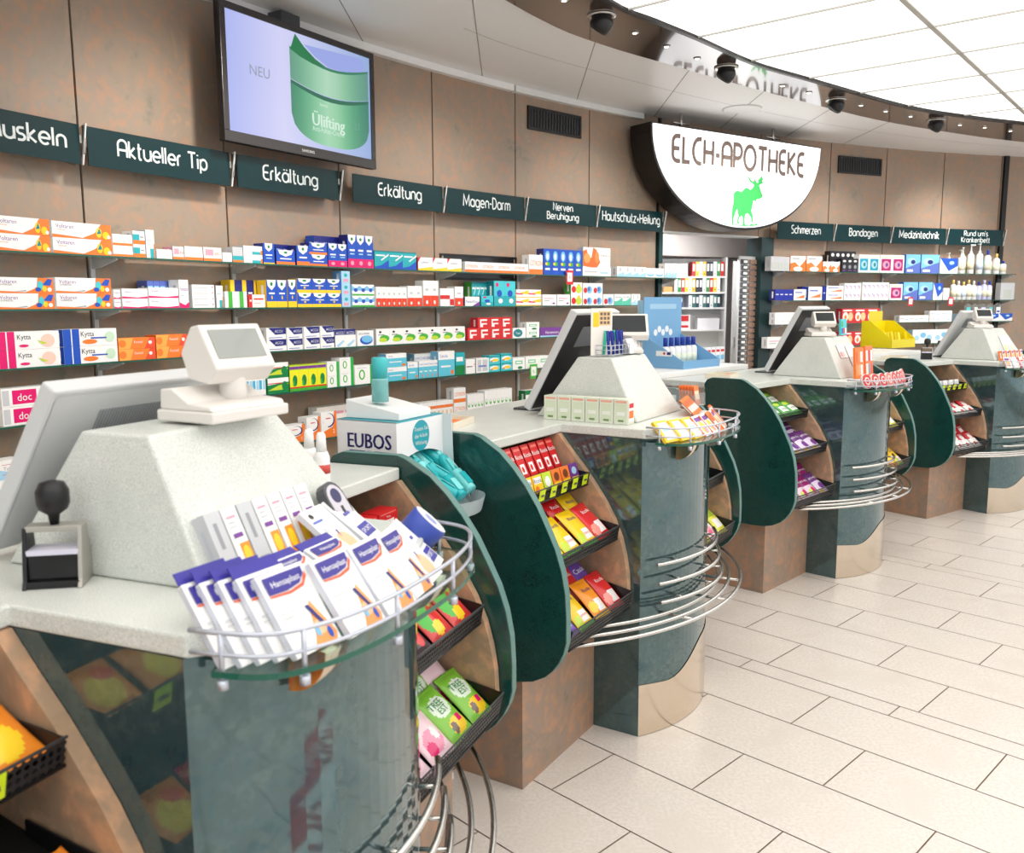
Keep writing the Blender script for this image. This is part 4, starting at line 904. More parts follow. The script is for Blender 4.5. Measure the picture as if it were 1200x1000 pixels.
def place_runs():
    seen={}
    for ln in RUNS.strip().splitlines():
        k,s0,s1,off,nc,nr,h,des,raised = ln.split(); s0,s1,off,h=map(float,(s0,s1,off,h)); nc=int(nc); nr=int(nr); raised=int(raised)
        w=(s1-s0)/nc*(RW-off)/RW; hh=h/nr; d=.078
        nm,words,me=carton_mesh(des,w,d,hh)
        wall='long wall' if k.isupper() else 'wall right of doorway'
        side=('left wall' if k.isupper() else 'right wall')
        runk=(des,k); q=seen.get(runk,0); seen[runk]=q+nc*nr
        for c in range(nc):
            for r in range(nr):
                o=bpy.data.objects.new(nm,me); COL.objects.link(o)
                s=s0+(s1-s0)*(c+.5)/nc; z=SHZ[k]+r*hh+(RAISE if raised else 0)+.0004
                o.location=W(s,off,z); o.rotation_euler=(0,0,wrot(s))
                n=q+c*nr+r
                row='' if nr==1 else (', lower row' if r==0 and nr==2 else ', upper row' if nr==2 else ', %s up'%ORD[r])
                # ordinal counts along the shelf among its look-alikes
                col_index=COLN.get(runk,0)+c
                lab='%s, %s from left%s, %s, %s'%(words,ORD[min(col_index,11)],row,SHN[k],side)
                if len(lab.split())>16: lab=lab.replace(' from left','')
                if len(lab.split())>16: print('LONG',lab)
                if raised: lab='%s, %s of the upper stack, %s, %s'%(words,ORD[c],SHN[k],side)
                tag(o,lab,'box','%s on the %s of the %s'%(words.replace(',',''),SHN[k],side))
        COLN[runk]=COLN.get(runk,0)+nc
COLN={}; RAISE=.0815
place_runs()

# price tags hanging at shelf edges
def tagcard(s,z,col,w,h,label):
    m=MB(); m.box(-w/2,-.002,0,w/2,0,h,colk(col)); m.box(-w*.34,-.0026,h*.2,w*.34,-.0021,h*.84,M_WHITE); m.text('%',colk(col),T(0,-.003,h*.5)@RX(PI/2),h*.22)
    o=m.build('price_card',None,W(s,.223,z),(0,0,wrot(s))); tag(o,label,'price card','framed price cards clipped to shelf edges')
# ---------------------------------------------------------------- sales counters
CT = [((-.41,1.037),68,'nearest'),((.422,2.80),58.5,'second'),((1.72,4.51),46.5,'third'),((3.30,5.95),36,'far')]
def cframe(i):
    (x,y),t,_ = CT[i]; return T(x,y,0) @ RZ(math.radians(t))
def cpos(i,a,b,z): return cframe(i) @ Vector((a,-b,z))
def crot(i): return math.radians(CT[i][1])
BR = .52; BH = .6
def bow(off=0., a0=0., a1=.6, n=14):
    """points (a, b) along the bowed front, pushed outward by off"""
    R=BR; cy=-(math.sqrt(R*R-.09)); t0=math.asin((a0-.3)/R) ; t1=math.asin((a1-.3)/R)
    return [(.3+(R+off)*math.sin(t0+(t1-t0)*i/n), cy+(R+off)*math.cos(t0+(t1-t0)*i/n)) for i in range(n+1)]
def ab(P): return [(a,-b) for a,b in P]
FIN = [(-.515,1.05),(-.50,1.072),(-.47,1.083),(-.31,1.083),(-.285,1.075),(-.22,1.037),(-.175,.995),(-.133,.946),(-.095,.89),(-.064,.831),(-.036,.774),(-.016,.714),(-.004,.65),(.0,.58),(.0,.51),(-.009,.475),(-.024,.444),(-.045,.415),(-.07,.392),(-.11,.37),(-.16,.357),(-.22,.353),(-.40,.353),(-.46,.362),(-.50,.388),(-.515,.43)]
INN = [(-.515,1.022),(-.295,1.022),(-.25,.968),(-.20,.912),(-.16,.86),(-.12,.805),(-.088,.75),(-.062,.69),(-.046,.63),(-.036,.57),(-.033,.51),(-.033,.462),(-.515,.462)]
def perforated():
    if 'perforated_black_tray' in MATS: return MATS['perforated_black_tray']
    m = pm('perforated_black_tray', (38,36,38), .4, .2); N,L,B = nodes_of(m)
    uv = N.new('ShaderNodeTexCoord'); mp = N.new('ShaderNodeMapping'); mp.inputs['Scale'].default_value=(85,0,85); L.new(uv.outputs['Object'],mp.inputs[0])
    fr = N.new('ShaderNodeVectorMath'); fr.operation='FRACTION'; L.new(mp.outputs[0],fr.inputs[0])
    sb = N.new('ShaderNodeVectorMath'); sb.operation='SUBTRACT'; L.new(fr.outputs[0],sb.inputs[0]); sb.inputs[1].default_value=(.5,0,.5)
    ln = N.new('ShaderNodeVectorMath'); ln.operation='LENGTH'; L.new(sb.outputs[0],ln.inputs[0])
    gt = N.new('ShaderNodeMath'); gt.operation='GREATER_THAN'; gt.inputs[1].default_value=.33; L.new(ln.outputs['Value'],gt.inputs[0])
    L.new(gt.outputs[0],B.inputs['Alpha']); return m
M_PERF = perforated()
M_TAG = pm('neon_yellow_tag', (206,228,30), .5)
# tray placement: (front b, front z bottom, lip height, back b, back z)
TRAYS = [(-.185,.862,.040,-.46,.935),(-.075,.690,.046,-.44,.80),(-.028,.462,.058,-.42,.60)]
def make_tray(o, a0, a1, k, tags=0):
    bf,zf,lh,bb,zb = TRAYS[k]; mb=MB()
    mb.add([(a0,-bf,zf),(a1,-bf,zf),(a1,-bb,zb),(a0,-bb,zb)],[(0,1,2,3)],M_BLACKM)
    mb.add([(a0,-bf,zf-.003),(a1,-bf,zf-.003),(a1,-bb,zb-.003),(a0,-bb,zb-.003)],[(0,3,2,1)],M_BLACKM)
    ty=-bf-.004; lx=lh*.22
    mb.add([(a0,ty,zf-.002),(a1,ty,zf-.002),(a1,ty-lx,zf+lh),(a0,ty-lx,zf+lh)],[(0,1,2,3)],M_PERF)
    mb.tube([(a0,ty-lx,zf+lh),(a1,ty-lx,zf+lh)],.0022,M_DGREY,6); mb.tube([(a0,ty,zf-.002),(a1,ty,zf-.002)],.003,M_BLACK,6)
    for a in (a0+.004,a1-.004): mb.prism([(ty,zf),(ty-lx,zf+lh),(-bb*.5-bf*.5,(zf+zb)/2+lh*.5),(-bb*.5-bf*.5,(zf+zb)/2)],a-.0015,a+.0015,'x',M_BLACK)
    t=mb.build('product_tray',o)
    for i in range(tags):
        u=a0+(a1-a0)*(i+.5)/tags; g=MB(); w=.018 if tags>1 else .03
        g.add([(u-w,ty-lx*.15-.003,zf+lh*.1),(u+w,ty-lx*.15-.003,zf+lh*.1),(u+w,ty-lx-.003,zf+lh*.98),(u-w,ty-lx-.003,zf+lh*.98)],[(0,1,2,3)],M_TAG)
        g.box(u-w*.5,ty-lx*.7-.0045,zf+lh*.45,u+w*.5,ty-lx*.7-.0042,zf+lh*.6,M_DGREY); g.build('price_tag',t)
    return t
def rail_path(off, ztop, a0, a1, n=20): return [(a,-b,ztop) for a,b in bow(off,a0,a1,n)]
def make_counter(label):
    o = thing('sales_counter', label, 'counter')
    # column body: blue-green laminate, bowed front with wavy floor reflection built as steel sheet
    bp = bow(0,0,.6,24)
    mb=MB(); out=[(0.,-.62)]+bp+[(.6,-.62)]
    mb.prism(ab(out),.0,1.022,'z',M_BODY); mb.build('column',o)
    k=MB(); n=24; bq=bow(.0025,0,.6,n)
    def wz(a): 
        t=min(1,max(0,(a-.10)/.26)); t=t*t*(3-2*t); return .172+.012*math.sin(a*9+2)+.105*t
    vs=[]
    for a,b in bq: vs+=[(a,-b,.002),(a,-b,wz(a))]
    k.add(vs,[(2*i,2*i+2,2*i+3,2*i+1) for i in range(n)],M_STEELW,smooth=True); k.build('reflection_plate',o)  # mirrored floor at the column foot, modelled as a metal strip
    # pedestals under the racks
    for a0,a1 in ((-.484,-.001),(.601,1.084)):
        m=MB(); m.box(a0,.166,0,a1,.62,.45,M_WOOD); m.build('pedestal',o)
    # racks
    for sgn in (0,1):
        f=(lambda a:a) if sgn==0 else (lambda a:.6-a)
        m=MB(); x0,x1=sorted((f(-.522),f(-.487))); m.prism([(-b,z) for b,z in FIN],x0+.003,x1-.003,'x',M_GREEN,side=M_GREENE); g=m.build('side_fin',o,bevel=.003)
        m=MB(); x0,x1=sorted((f(-.4865),f(-.462))); m.prism([(-b,z) for b,z in INN],x0,x1,'x',M_WOODL); m.build('fin_lining',o)
        m=MB(); x0,x1=sorted((f(-.028),f(-.001))); m.prism([(-b,z) for b,z in INN],x0,x1,'x',M_WOODL); m.build('inner_fin',o)
        m=MB(); x0,x1=sorted((f(-.4618),f(-.0285))); m.box(x0,.50,.452,x1,.615,1.02,M_WOODL); m.box(x0,.10,.452,x1,.50,.462,M_WOOD); m.build('rack_back',o)
    # worktop
    bw=bow(.016,.0,.6,16)
    out=[(-.485,-.80),(-.485,-.30),(-.001,-.30),(-.001,.006)]+bw[1:-1]+[(.601,.006),(.601,-.30),(1.085,-.30),(1.085,-.80)]
    m=MB(); m.prism(ab(out),1.023,1.054,'z',M_STONE); m.build('worktop',o,bevel=.004)
    # cashier-side cabinet
    m=MB(); m.box(-.45,.621,.06,1.05,.76,1.022,M_WOOD); m.build('rear_cabinet',o)
    # sloping hood
    m=MB(); B=[(.138,-.078),(.565,-.078),(.565,-.475),(.138,-.475)]; Tp=[(.152,-.185),(.448,-.185),(.448,-.315),(.152,-.315)]
    vs=[(a,-b,1.0545) for a,b in B]+[(a,-b,1.272) for a,b in Tp]+[(a,-b,1.276) for a,b in Tp]
    m.add(vs,[(0,3,2,1),(4,5,6,7),(0,1,5,4),(1,2,6,5),(2,3,7,6),(3,0,4,7)],M_STONE)
    m.build('hood',o,bevel=.005)
    # crescent glass tray in front
    fr=[(-.002,.045),(.01,.10),(.035,.135),(.09,.165),(.16,.182),(.24,.19),(.36,.19),(.44,.182),(.51,.165),(.565,.135),(.59,.10),(.602,.045)]
    frs=smooth(fr,3); back=bow(.006,.0,.6,14)[1:-1]
    g=MB(); out=frs+back[::-1]; g.prism(ab(out),1.006,1.014,'z',M_GLASS,side=M_GLASSE); tr=g.build('display_tray',o)
    w=MB(); ins=[(a+(.3-a)*.015,b-.004) for a,b in frs]
    for zz,rr in ((1.062,.0033),(1.034,.0028)):
        w.tube([(a,-b,zz) for a,b in [(0.0,.012)]+ins+[(.6,.012)]],rr,M_WIRE,7)
    for q in (1,7,14,19,26,32):
        q=min(q,len(ins)-1); a,b=ins[q]; w.tube([(a,-b,.996),(a,-b,1.062)],.0035,M_WIRE,7); w.lathe([(.007,.990),(.007,1.002)],M_WIRE,10,None,a,-b)
    w.build('wire_rail',tr)
    for a in (.14,.46):
        h=MB(); b0=bow(.0,a-.01,a,1)[1][1]; pts=[(-b0,1.005)]+[(-b0-.075*math.sin(PI/2*i/8),1.005-.06*math.cos(PI/2*(1-i/8)) if False else 1.005-.055*math.cos(PI/2*i/8)) for i in range(9)]
        h.prism([(-b0-.003,1.004),(-b0-.003,.945)]+[(-b0-.003-.06*math.sin(PI/2*i/8),1.004-.059*math.cos(PI/2*i/8)) for i in range(1,9)],a-.028,a+.028,'x',M_STEELW,smooth=True); h.build('tray_bracket',o)
    # bumper tubes on the column
    for zz,of in ((.605,.034),(.543,.045),(.483,.056)):
        m=MB(); P=[(a,-b,zz) for a,b in bow(of,.035,.565,18)]; m.tube(P,.0065,M_CHROME,8)
        for q in (3,9,15):
            p=Vector(P[q]); a=p.x; 
            c=Vector((.3,math.sqrt(BR*BR-.09),zz)); d=(p-c); d.normalize(); m.tube([c+d*(BR+.001),p],.004,M_CHROME,6)
        m.build('bumper_tube',o)
    # wide arcs that carry bags in front of the racks
    for L_,B_,zz in ((.655,.205,.432),(.575,.165,.436),(.49,.128,.440)):
        m=MB(); e=-.06; s=B_-e; R=(L_*L_+s*s)/(2*s); th=math.asin(L_/R)
        P=[(.3+R*math.sin(-th+2*th*i/36),-(B_-R+R*math.cos(-th+2*th*i/36)),zz) for i in range(37)]; m.tube(P,.0065,M_CHROME,8)
        m.build('bag_rail',o)
    for a in (.07,.53):
        b0=bow(0,a-.01,a,1)[1][1]; m=MB(); m.tube([(a,-b0+.002,.428),(a+(.012 if a>.3 else -.012),-.165,.428)],.005,M_CHROME,6); m.build('rail_strut',o)
    m=MB(); m.tube([(.3,-.094,.428),(.3,-.2,.428)],.005,M_CHROME,6); m.build('rail_strut',o)
    # trays in both racks
    for k_ in range(3):
        make_tray(o,-.46,-.03,k_,6 if k_==0 else 0)
        make_tray(o,.632,1.06,k_,1 if k_==0 else 0)
    return o
_cl=['counter nearest the camera, with grey-white display and plaster packs on its tray',
     'second counter, red and yellow sweets in its rack and pens on its hood',
     'third counter, round red tins on its tray and violet bags',
     'farthest counter at right, with a black stamp at its hood']
C0=make_counter('pale-topped pharmacy '+_cl[0])
C0.location=(CT[0][0][0],CT[0][0][1],0); C0.rotation_euler=(0,0,crot(0))
for i in (1,2,3):
    c=clone(C0,(CT[i][0][0],CT[i][0][1],0),crot(i)); c['label']='pale-topped pharmacy '+_cl[i]
def drop_tags(root, keep):
    n = 0
    for t in [c for c in root.children if c.name.startswith('product_tray')]:
        for g in [c for c in t.children if c.name.startswith('price_tag')]:
            if n not in keep: bpy.data.objects.remove(g)
            n += 1
_roots = [o for o in COL.objects if o.name.startswith('sales_counter')]
for r_ in _roots:
    if 'third counter' in r_['label']: drop_tags(r_, ())
    if 'nearest' in r_['label']: drop_tags(r_, (4,6))
# side cabinets behind the third and fourth counters
for i,lb in ((2,'behind the third counter, under the blue display'),(3,'behind the farthest counter, under the yellow display')):
    o=thing('side_cabinet','rust-coloured side cabinet with white top '+lb,'cabinet',cpos(i,-.5,-.815,0),crot(i),'side cabinets behind counters')
    x1=.98 if i==2 else 1.0
    m=MB(); m.box(0.02,0,0,x1-.02,.5,1.05,M_WOOD); m.build('body',o)
    m=MB(); m.box(0,-.005,1.051,x1,.52,1.085,M_WHITE); m.build('top',o,bevel=.003)
tagcard(5.885,1.615,'r',.085,.115,'red framed price card hanging at the top shelf edge, left of the doorway')
tagcard(5.45,.87,'g',.085,.115,'green framed price card hanging at the fourth shelf edge')
tagcard(10.72,1.42,'r',.075,.095,'red framed price card right of the doorway, left one of two')
tagcard(11.32,1.42,'r',.075,.095,'red framed price card right of the doorway, right one of two')

# large picture carton and round items standing on the long wall's top shelf
def single_box(des, w, d, h, loc, rz, label, cat='box', name=None):
    nm,words,me=carton_mesh(des,w,d,h); o=bpy.data.objects.new(name or nm,me); COL.objects.link(o); o.location=loc; o.rotation_euler=(0,0,rz); return tag(o,label,cat)
D['heatpad']=('heat_pad_box','',"w",'w',[('p',[(0,.05),(.28,.0),(.5,.0),(.62,.25),(.48,.9),(.36,1),(.3,.5),(.2,.45),(.12,.9),(0,.8)],(224,110,50)),('e',.14,.45,.12,.25,(246,160,90)),('e',.5,.5,.08,.3,(240,140,80)),('t','ThermaCare',.62,.62,.12,'h','l'),('r',.62,.4,.9,.43,'d')])
single_box('heatpad',.34,.07,.165,W(6.25,.2,SHZ['A']+.0725),wrot(6.25),'white box with orange body picture, lying on a low box on the top shelf','box')

# ---------------------------------------------------------------- bottles on the right wall
def bottle(loc, r, h, cap, body, capc, kind, label, grp, neck=.35):
    o=thing('bottle',label,'bottle',loc,random.Random(int(loc[0]*997)).uniform(0,6),grp)
    m=MB(); b=h*(1-cap); m.lathe([(r*.9,0),(r,.004),(r,b*.86),(r*.8,b*.94),(r*neck,b)],body,16); 
    m.lathe([(r+.0004,b*.2),(r+.0004,b*.62)],pm('bottle_label_%d'%(int(h*1000)%3),[(220,214,190),(200,214,236),(226,232,214)][int(h*1000)%3],.5),16); m.build('body',o)
    c=MB()
    if kind=='pump':
        c.lathe([(r*.42,b),(r*.42,b+.018),(r*.14,b+.02),(r*.14,h-.012),(r*.3,h-.01),(r*.3,h)],capc,12); c.box(-r*.18,-r*1.25,h-.012,r*.18,0,h-.002,capc)
    else: c.lathe([(r*neck*1.15,b),(r*neck*1.15,h-.003),(r*neck,h)],capc,12)
    c.build('cap',o); return o
PW=pm('bottle_white',(240,240,240),.3); PG=pm('bottle_clear_green',(206,226,204),.15); PY=pm('cap_yellow',(244,206,120),.4); PV=pm('bottle_lilac',(206,206,240),.3); PT=pm('bottle_teal',(90,196,200),.3); PB=pm('cap_blue',(40,60,160),.35)
bt=[(11.32,.045,.16,'cap',PW,PW,'short white bottle'),(11.40,.045,.24,'pump',PW,PW,'white pump bottle'),(11.47,.15,.27,'pump',PW,PG,'white pump bottle, green neck'),(11.545,.1,.30,'pump',PG,PW,'pale green pump bottle'),(11.60,.16,.33,'pump',PW,PW,'tall white pump bottle'),(11.665,.1,.33,'pump',PG,PW,'tall greenish pump bottle'),(11.73,.16,.34,'pump',PW,PW,'tallest white pump bottle'),(11.80,.1,.22,'cap',PT,PW,'teal bottle'),(11.86,.15,.27,'cap',PW,PB,'white bottle with blue cap'),(11.93,.1,.20,'cap',PW,PW,'slim white bottle'),(11.98,.16,.23,'cap',PW,PY,'white bottle with yellow cap'),(12.03,.11,.18,'cap',PT,PW,'small teal bottle'),(12.08,.16,.15,'cap',PW,PB,'small white bottle')]
for i,(s,off,h,kd,bc,cc,ds) in enumerate(bt): bottle(W(s,off+.04,SHZ['a']+.0005),.036,h,.3 if kd=='pump' else .2,bc,cc,kd,'%s, %s from left on the top shelf right of doorway'%(ds,ORD[i] if i<12 else 'last'),'bottles on the top right shelf')
for i in range(8):
    s=11.40+i*.076; bottle(W(s,.17,SHZ['b']+.0005),.032,.225-.01*(i%3),.2,PW if i<5 else PV,[PY,PW,PY,PY,PW,PB,PV,PB][i],'cap','%s, %s from left on the second shelf right of doorway'%('white lotion bottle' if i<5 else 'lilac spray bottle',ORD[i]),'bottles on the second right shelf')
# spray bags on hooks, third shelf right
for i in range(5):
    s=11.62+i*.11; m=MB(); m.prism([(-.05,0),(.05,0),(.05,.12),(.0,.15),(-.05,.12)],-.006,.006,'y',M_ACRYL); m.box(-.03,-.008,.02,.03,-.0065,.10,[PT,PW,PV,PT,PW][i]); m.box(-.022,-.009,.04,.022,-.0083,.06,PB)
    o=m.build('blister_bag',None,W(s,.19,SHZ['c']+.062),(0,0,wrot(s)+.2*(i%2))); tag(o,'clear hanging pack with pale blue card, %s from the left behind the farthest counter'%ORD[i],'blister pack','clear packs on the right wall')

# ---------------------------------------------------------------- back room seen through the doorway
def back_room():
    pale=pm('back_room_wall',(206,200,198),.7); gr=pm('back_room_bulkhead',(168,160,156),.6)
    m=MB(); m.box(.4,10.3,0,4.2,10.4,2.7,pale); struct(m.build('wall_back_room'))
    m=MB(); m.prism([(.55,7.95),(.65,7.9),(1.25,10.3),(1.15,10.3)],0,2.7,'z',pale); struct(m.build('wall_back_room_left'))
    m=MB(); m.prism([(2.62,9.35),(3.5,10.3),(3.6,10.3),(2.72,9.25)],0,2.7,'z',pale); struct(m.build('wall_back_room_right'))
    m=MB(); arc_slab(m,6.6,9.6,-.75,-.62,1.955,2.7,gr,8); struct(m.build('trim_9'))
    m=MB(); m.prism([(.5,8.3),(1.2,8.6),(2.9,9.5),(4.0,10.3),(.5,10.3)],2.65,2.7,'z',pale); struct(m.build('ceiling_back_room'))
    l=bpy.data.lights.new('back_room_fill','AREA'); l.energy=9; l.size=.8; l.shape='SQUARE'; lo=bpy.data.objects.new('back_room_fill',l); COL.objects.link(lo); lo.location=(1.9,9.0,1.90); lo.rotation_euler=(.9,0,0)  # fill light added behind the doorway, no fixture belongs to it
    # open door leaf, white
    o=thing('door_leaf','white door leaf standing open in the back room','door',(2.36,9.45,0))
    m=MB(); m.box(-.0,-.02,.01,.16,.02,1.9,M_WHITE); m.build('leaf',o); m=MB(); m.box(.015,-.07,1.0,.035,-.02,1.10,M_CHROME); m.tube([(.02,-.06,1.05),(.10,-.06,1.05)],.008,M_CHROME); m.build('handle',o)
    # shelf unit with ring binders
    o=thing('open_shelf_unit','white open shelf unit with ring binders behind the doorway','shelf unit',(1.60,9.62,0))
    m=MB(); m.box(0,.28,.0,.74,.30,1.95,M_WHITE); m.box(0,0,0,.02,.28,1.95,M_WHITE); m.box(.72,0,0,.74,.28,1.95,M_WHITE); m.build('frame',o)
    zs=[.55,.86,1.17,1.42,1.585,1.755]; zs=[.55,.86,1.175,1.415,1.58,1.75]
    for z in zs: m=MB(); m.box(.0205,.01,z-.018,.7195,.2795,z,M_WHITE); m.build('board',o)
    spc=[(214,40,48),(240,190,40),(240,240,236),(250,214,60),(36,34,40),(60,150,80),(240,240,240),(40,44,60)]
    cnt=0
    for row,(z,x0,n,hh) in enumerate([(1.75,.36,9,.155),(1.58,.17,13,.15),(1.415,.33,9,.13)]):
        for i in range(n):
            c=spc[(i*3+row*2)%8] if row<2 else [(230,236,236),(70,120,116),(40,70,90)][i%3]
            m=MB(); m.box(-.018,0,0,.018,.2,hh,pm('binder_%d_%d_%d'%c,c,.4)); m.box(-.012,-.001,hh*.35,.012,0,hh*.85,M_WHITE); m.lathe([(.006,0),(.006,.001)],M_DGREY,10,T(0,-.0003,hh*.16)@RX(PI/2))
            b=m.build('ring_binder',None,(1.60+x0+i*.0385+.02,9.64,z+.0005)); cnt+=1
            tag(b,'ring binder, %s from left on the %s board behind the doorway'%(ORD[min(i,11)] if i<12 else 'last',['top','second','third'][row]),'binder','ring binders in the back room')
    for i,(x,z,w,h,c,lb) in enumerate([(.06,1.75,.24,.14,(240,236,236),'white carton on the top board of the back room shelf'),(.04,1.58,.1,.06,(236,180,110),'small orange box on the back room shelf'),(.05,1.415,.2,.1,(60,70,170),'blue-topped box on the back room shelf'),(.16,1.175,.18,.16,(238,236,238),'white case with red cross band on the back room shelf'),(.42,1.175,.24,.12,(236,234,238),'pale box beside the first aid case on the back room shelf')]):
        m=MB(); m.box(0,.03,0,w,.2,h,pm('store_%d_%d_%d'%c,c,.5)); 
        if i==3: m.box(.02,.027,.09,w-.02,.03,.15,colk('r')); m.box(.02,.027,.02,w-.02,.03,.045,colk('r'))
        if i==2: m.box(.0,.028,.06,w,.03,.1,colk('w'))
        b=m.build('storage_box',None,(1.62+x,9.64,z+.0005)); tag(b,lb,'box')
    # pigeonhole unit at the right of the doorway
    o=thing('pigeonhole_unit','pale pigeonhole unit just inside the doorway at right','shelf unit',(2.30,8.98,0),.62)
    m=MB(); m.box(.0,.0,.0,.28,.02,1.93,M_BEIGE2); m.build('back',o)
    for i in range(20):
        z=.75+i*.058; m=MB(); m.box(.02,-.02,z,.12,-.001,z+.045,M_DGREY); m.box(.15,-.02,z,.26,-.001,z+.045,pm('pigeon_wood',(150,120,104),.6)); m.box(.045,-.024,z+.01,.10,-.0205,z+.035,M_WHITE); m.build('compartment',o)
back_room()

# ---------------------------------------------------------------- things on the counters
def monitor(i, ztop, back, label, w=.42, a0=.13):
    o=thing('monitor',label,'monitor',cpos(i,a0,-.505,1.062),crot(i))
    h=math.hypot(.17+(ztop-1.345)*.3, ztop-1.075); ang=math.atan2(.17+(ztop-1.345)*.3, ztop-1.075)
    R=RX(ang)         # leans over towards the customer side
    m=MB(); m.box(0,0,.01,w,.03,h,M_BEIGE2,R); m.build('frame',o,bevel=.004)
    m=MB(); m.add([(0.006,-.001,.02),(w-.006,-.001,.02),(w-.006,-.001,h-.01),(.006,-.001,h-.01)],[(0,1,2,3)],back,R)
    m.build('back_cover',o)
    m=MB(); m.box(.02,.0305,.03,w-.02,.032,h-.02,pm('screen_glass',(16,18,24),.1),R); m.build('screen',o)
    g=MB()
    for k in range(26): g.box(.10+k*.006,-.0022,h*.66,.1035+k*.006,-.0012,h*.86,pm('vent_grey',(150,152,156),.5),R)
    g.build('vent_slots',o)
    f=MB(); f.box(w*.35,.02,-.008,w*.65,.14,.0,M_DGREY); f.box(w*.45,.03,0,w*.55,.06,h*.3,M_DGREY); f.build('foot',o)
    return o
dk=pm('black_monitor_back',(34,32,34),.35)
monitor(0,1.345,M_BEIGE2,'pale grey monitor seen from behind, leaning on the nearest hood')
monitor(1,1.44,dk,'black-backed monitor with grey frame behind the second hood',.36)
monitor(2,1.44,dk,'black-backed monitor with grey frame behind the third hood',.36)
monitor(3,1.40,M_BEIGE2,'silver-grey monitor behind the farthest hood',.30)

def customer_display(i, a, b, label, dark=True, k=1.0, turn=0., hs=1.0):
    w=.165*k; d=.125*k; q=RZ(turn)@Vector((-w/2,-d/2,0)); c=cpos(i,a,b,1.2765); c=c+RZ(crot(i))@q
    o=thing('customer_display',label,'display',c,crot(i)+turn,'customer displays on the hoods')
    m=MB(); m.box(0,0,0,w,d,.018*k,M_BEIGE); m.prism([(0.004,.018*k),(d-.004,.018*k),(d-.006,.05*k),(d*.75,.052*k),(d*.45,.03*k),(.01,.026*k)],.004,w-.004,'x',M_BEIGE); m.build('base',o,bevel=.003)
    m=MB(); m.lathe([(.024*k,.02*k),(.022*k,.05*k),(.022*k,.085*k)],M_BEIGE,20,None,w*.62,d*.5); m.build('neck',o)
    H=T(w*.62,d*.42,.067*k)@RX(-.5); hw=.068*k*hs; hh=.083*k*hs
    m=MB(); m.prism([(-.03*k,0),(-.03*k,hh),(-.012*k,hh+.006*k),(.03*k,hh*.75),(.035*k,hh*.2),(.0,-.012*k)],-hw,hw,'x',M_BEIGE,H); m.build('head',o,bevel=.003)
    m=MB(); m.box(-hw+.013*k,-.0315*k,.018*k,hw-.013*k,-.0305*k,hh-.01*k,pm('display_dark',(14,24,28),.08) if dark else pm('display_grey',(150,154,150),.06),H)
    m.build('screen',o)
    return o
customer_display(0,.335,-.20,'warm white customer display with grey screen on the nearest hood',False,turn=-.12,hs=.95)
customer_display(1,.40,-.25,'customer display with dark screen on the second hood',True,.8,-1.0,1.35)
customer_display(2,.24,-.25,'small customer display on the third hood',True,.85,-.75,1.05)
customer_display(3,.24,-.25,'small customer display on the farthest hood',True,.85,-.6,1.05)

def stamp(loc, rz, k, label):
    o=thing('self_inking_stamp',label,'stamp',loc,rz,'self-inking stamps')
    gm=pm('stamp_silver',(176,172,164),.35,.4); w=.036*k
    m=MB()
    for s in (-1,1):
        m.prism([(-.032*k,0),(.032*k,0),(.026*k,.012*k),(.02*k,.05*k),(.014*k,.085*k),(-.014*k,.085*k),(-.02*k,.05*k),(-.026*k,.012*k)],s*w-.003*k,s*w+.003*k,'x',gm if s>0 else M_BLACK)
    m.box(-w,-.014*k,.078*k,w,.014*k,.086*k,gm); m.box(-w,-.028*k,.0,w,.028*k,.01*k,M_BLACK); m.build('frame',o,bevel=.0012)
    m=MB(); m.box(-w+.004*k,-.018*k,.012*k,w-.004*k,.018*k,.046*k,M_BLACK); m.box(-w+.002*k,-.02*k,.046*k,w-.002*k,.02*k,.053*k,pm('stamp_card',(214,212,228),.4)); m.build('body',o)
    m=MB(); m.lathe([(.006*k,.086*k),(.008*k,.1*k),(.019*k,.108*k),(.022*k,.116*k),(.022*k,.134*k),(.016*k,.146*k),(.004*k,.149*k)],M_BLACK,16); m.build('handle',o); return o
stamp(cpos(0,.095,-.315,1.0545),crot(0)-1.0,1.03,'black and silver self-inking stamp beside the nearest hood')
stamp(cpos(3,-.07,-.46,1.0545),crot(3)-1.0,1.0,'black self-inking stamp on the farthest counter')

def lying_tray(i,a,b,label,z=1.0545):
    o=thing('coin_tray',label,'tray',cpos(i,a,b,z),crot(i)+.25,'cream trays on the counters'); cm=pm('cream_plastic',(232,222,204),.4)
    m=MB(); m.box(0,0,0,.2,.14,.006,cm); 
    for q in ((0,0,.2,.008),(0,.132,.2,.14),(0,.008,.008,.132),(.192,.008,.2,.132)): m.box(q[0],q[1],.006,q[2],q[3],.022,cm)
    m.build('dish',o); m=MB(); m.box(.02,.03,.0065,.18,.07,.012,colk('o')); m.box(.05,.08,.0065,.16,.12,.010,colk('g')); m.build('insert',o)
lying_tray(1,-.32,-.52,'cream tray with orange and green insert on the second counter')
lying_tray(2,-.25,-.52,'cream tray with orange insert on the third counter'); lying_tray(3,-.3,-.52,'cream tray with orange insert on the farthest counter')

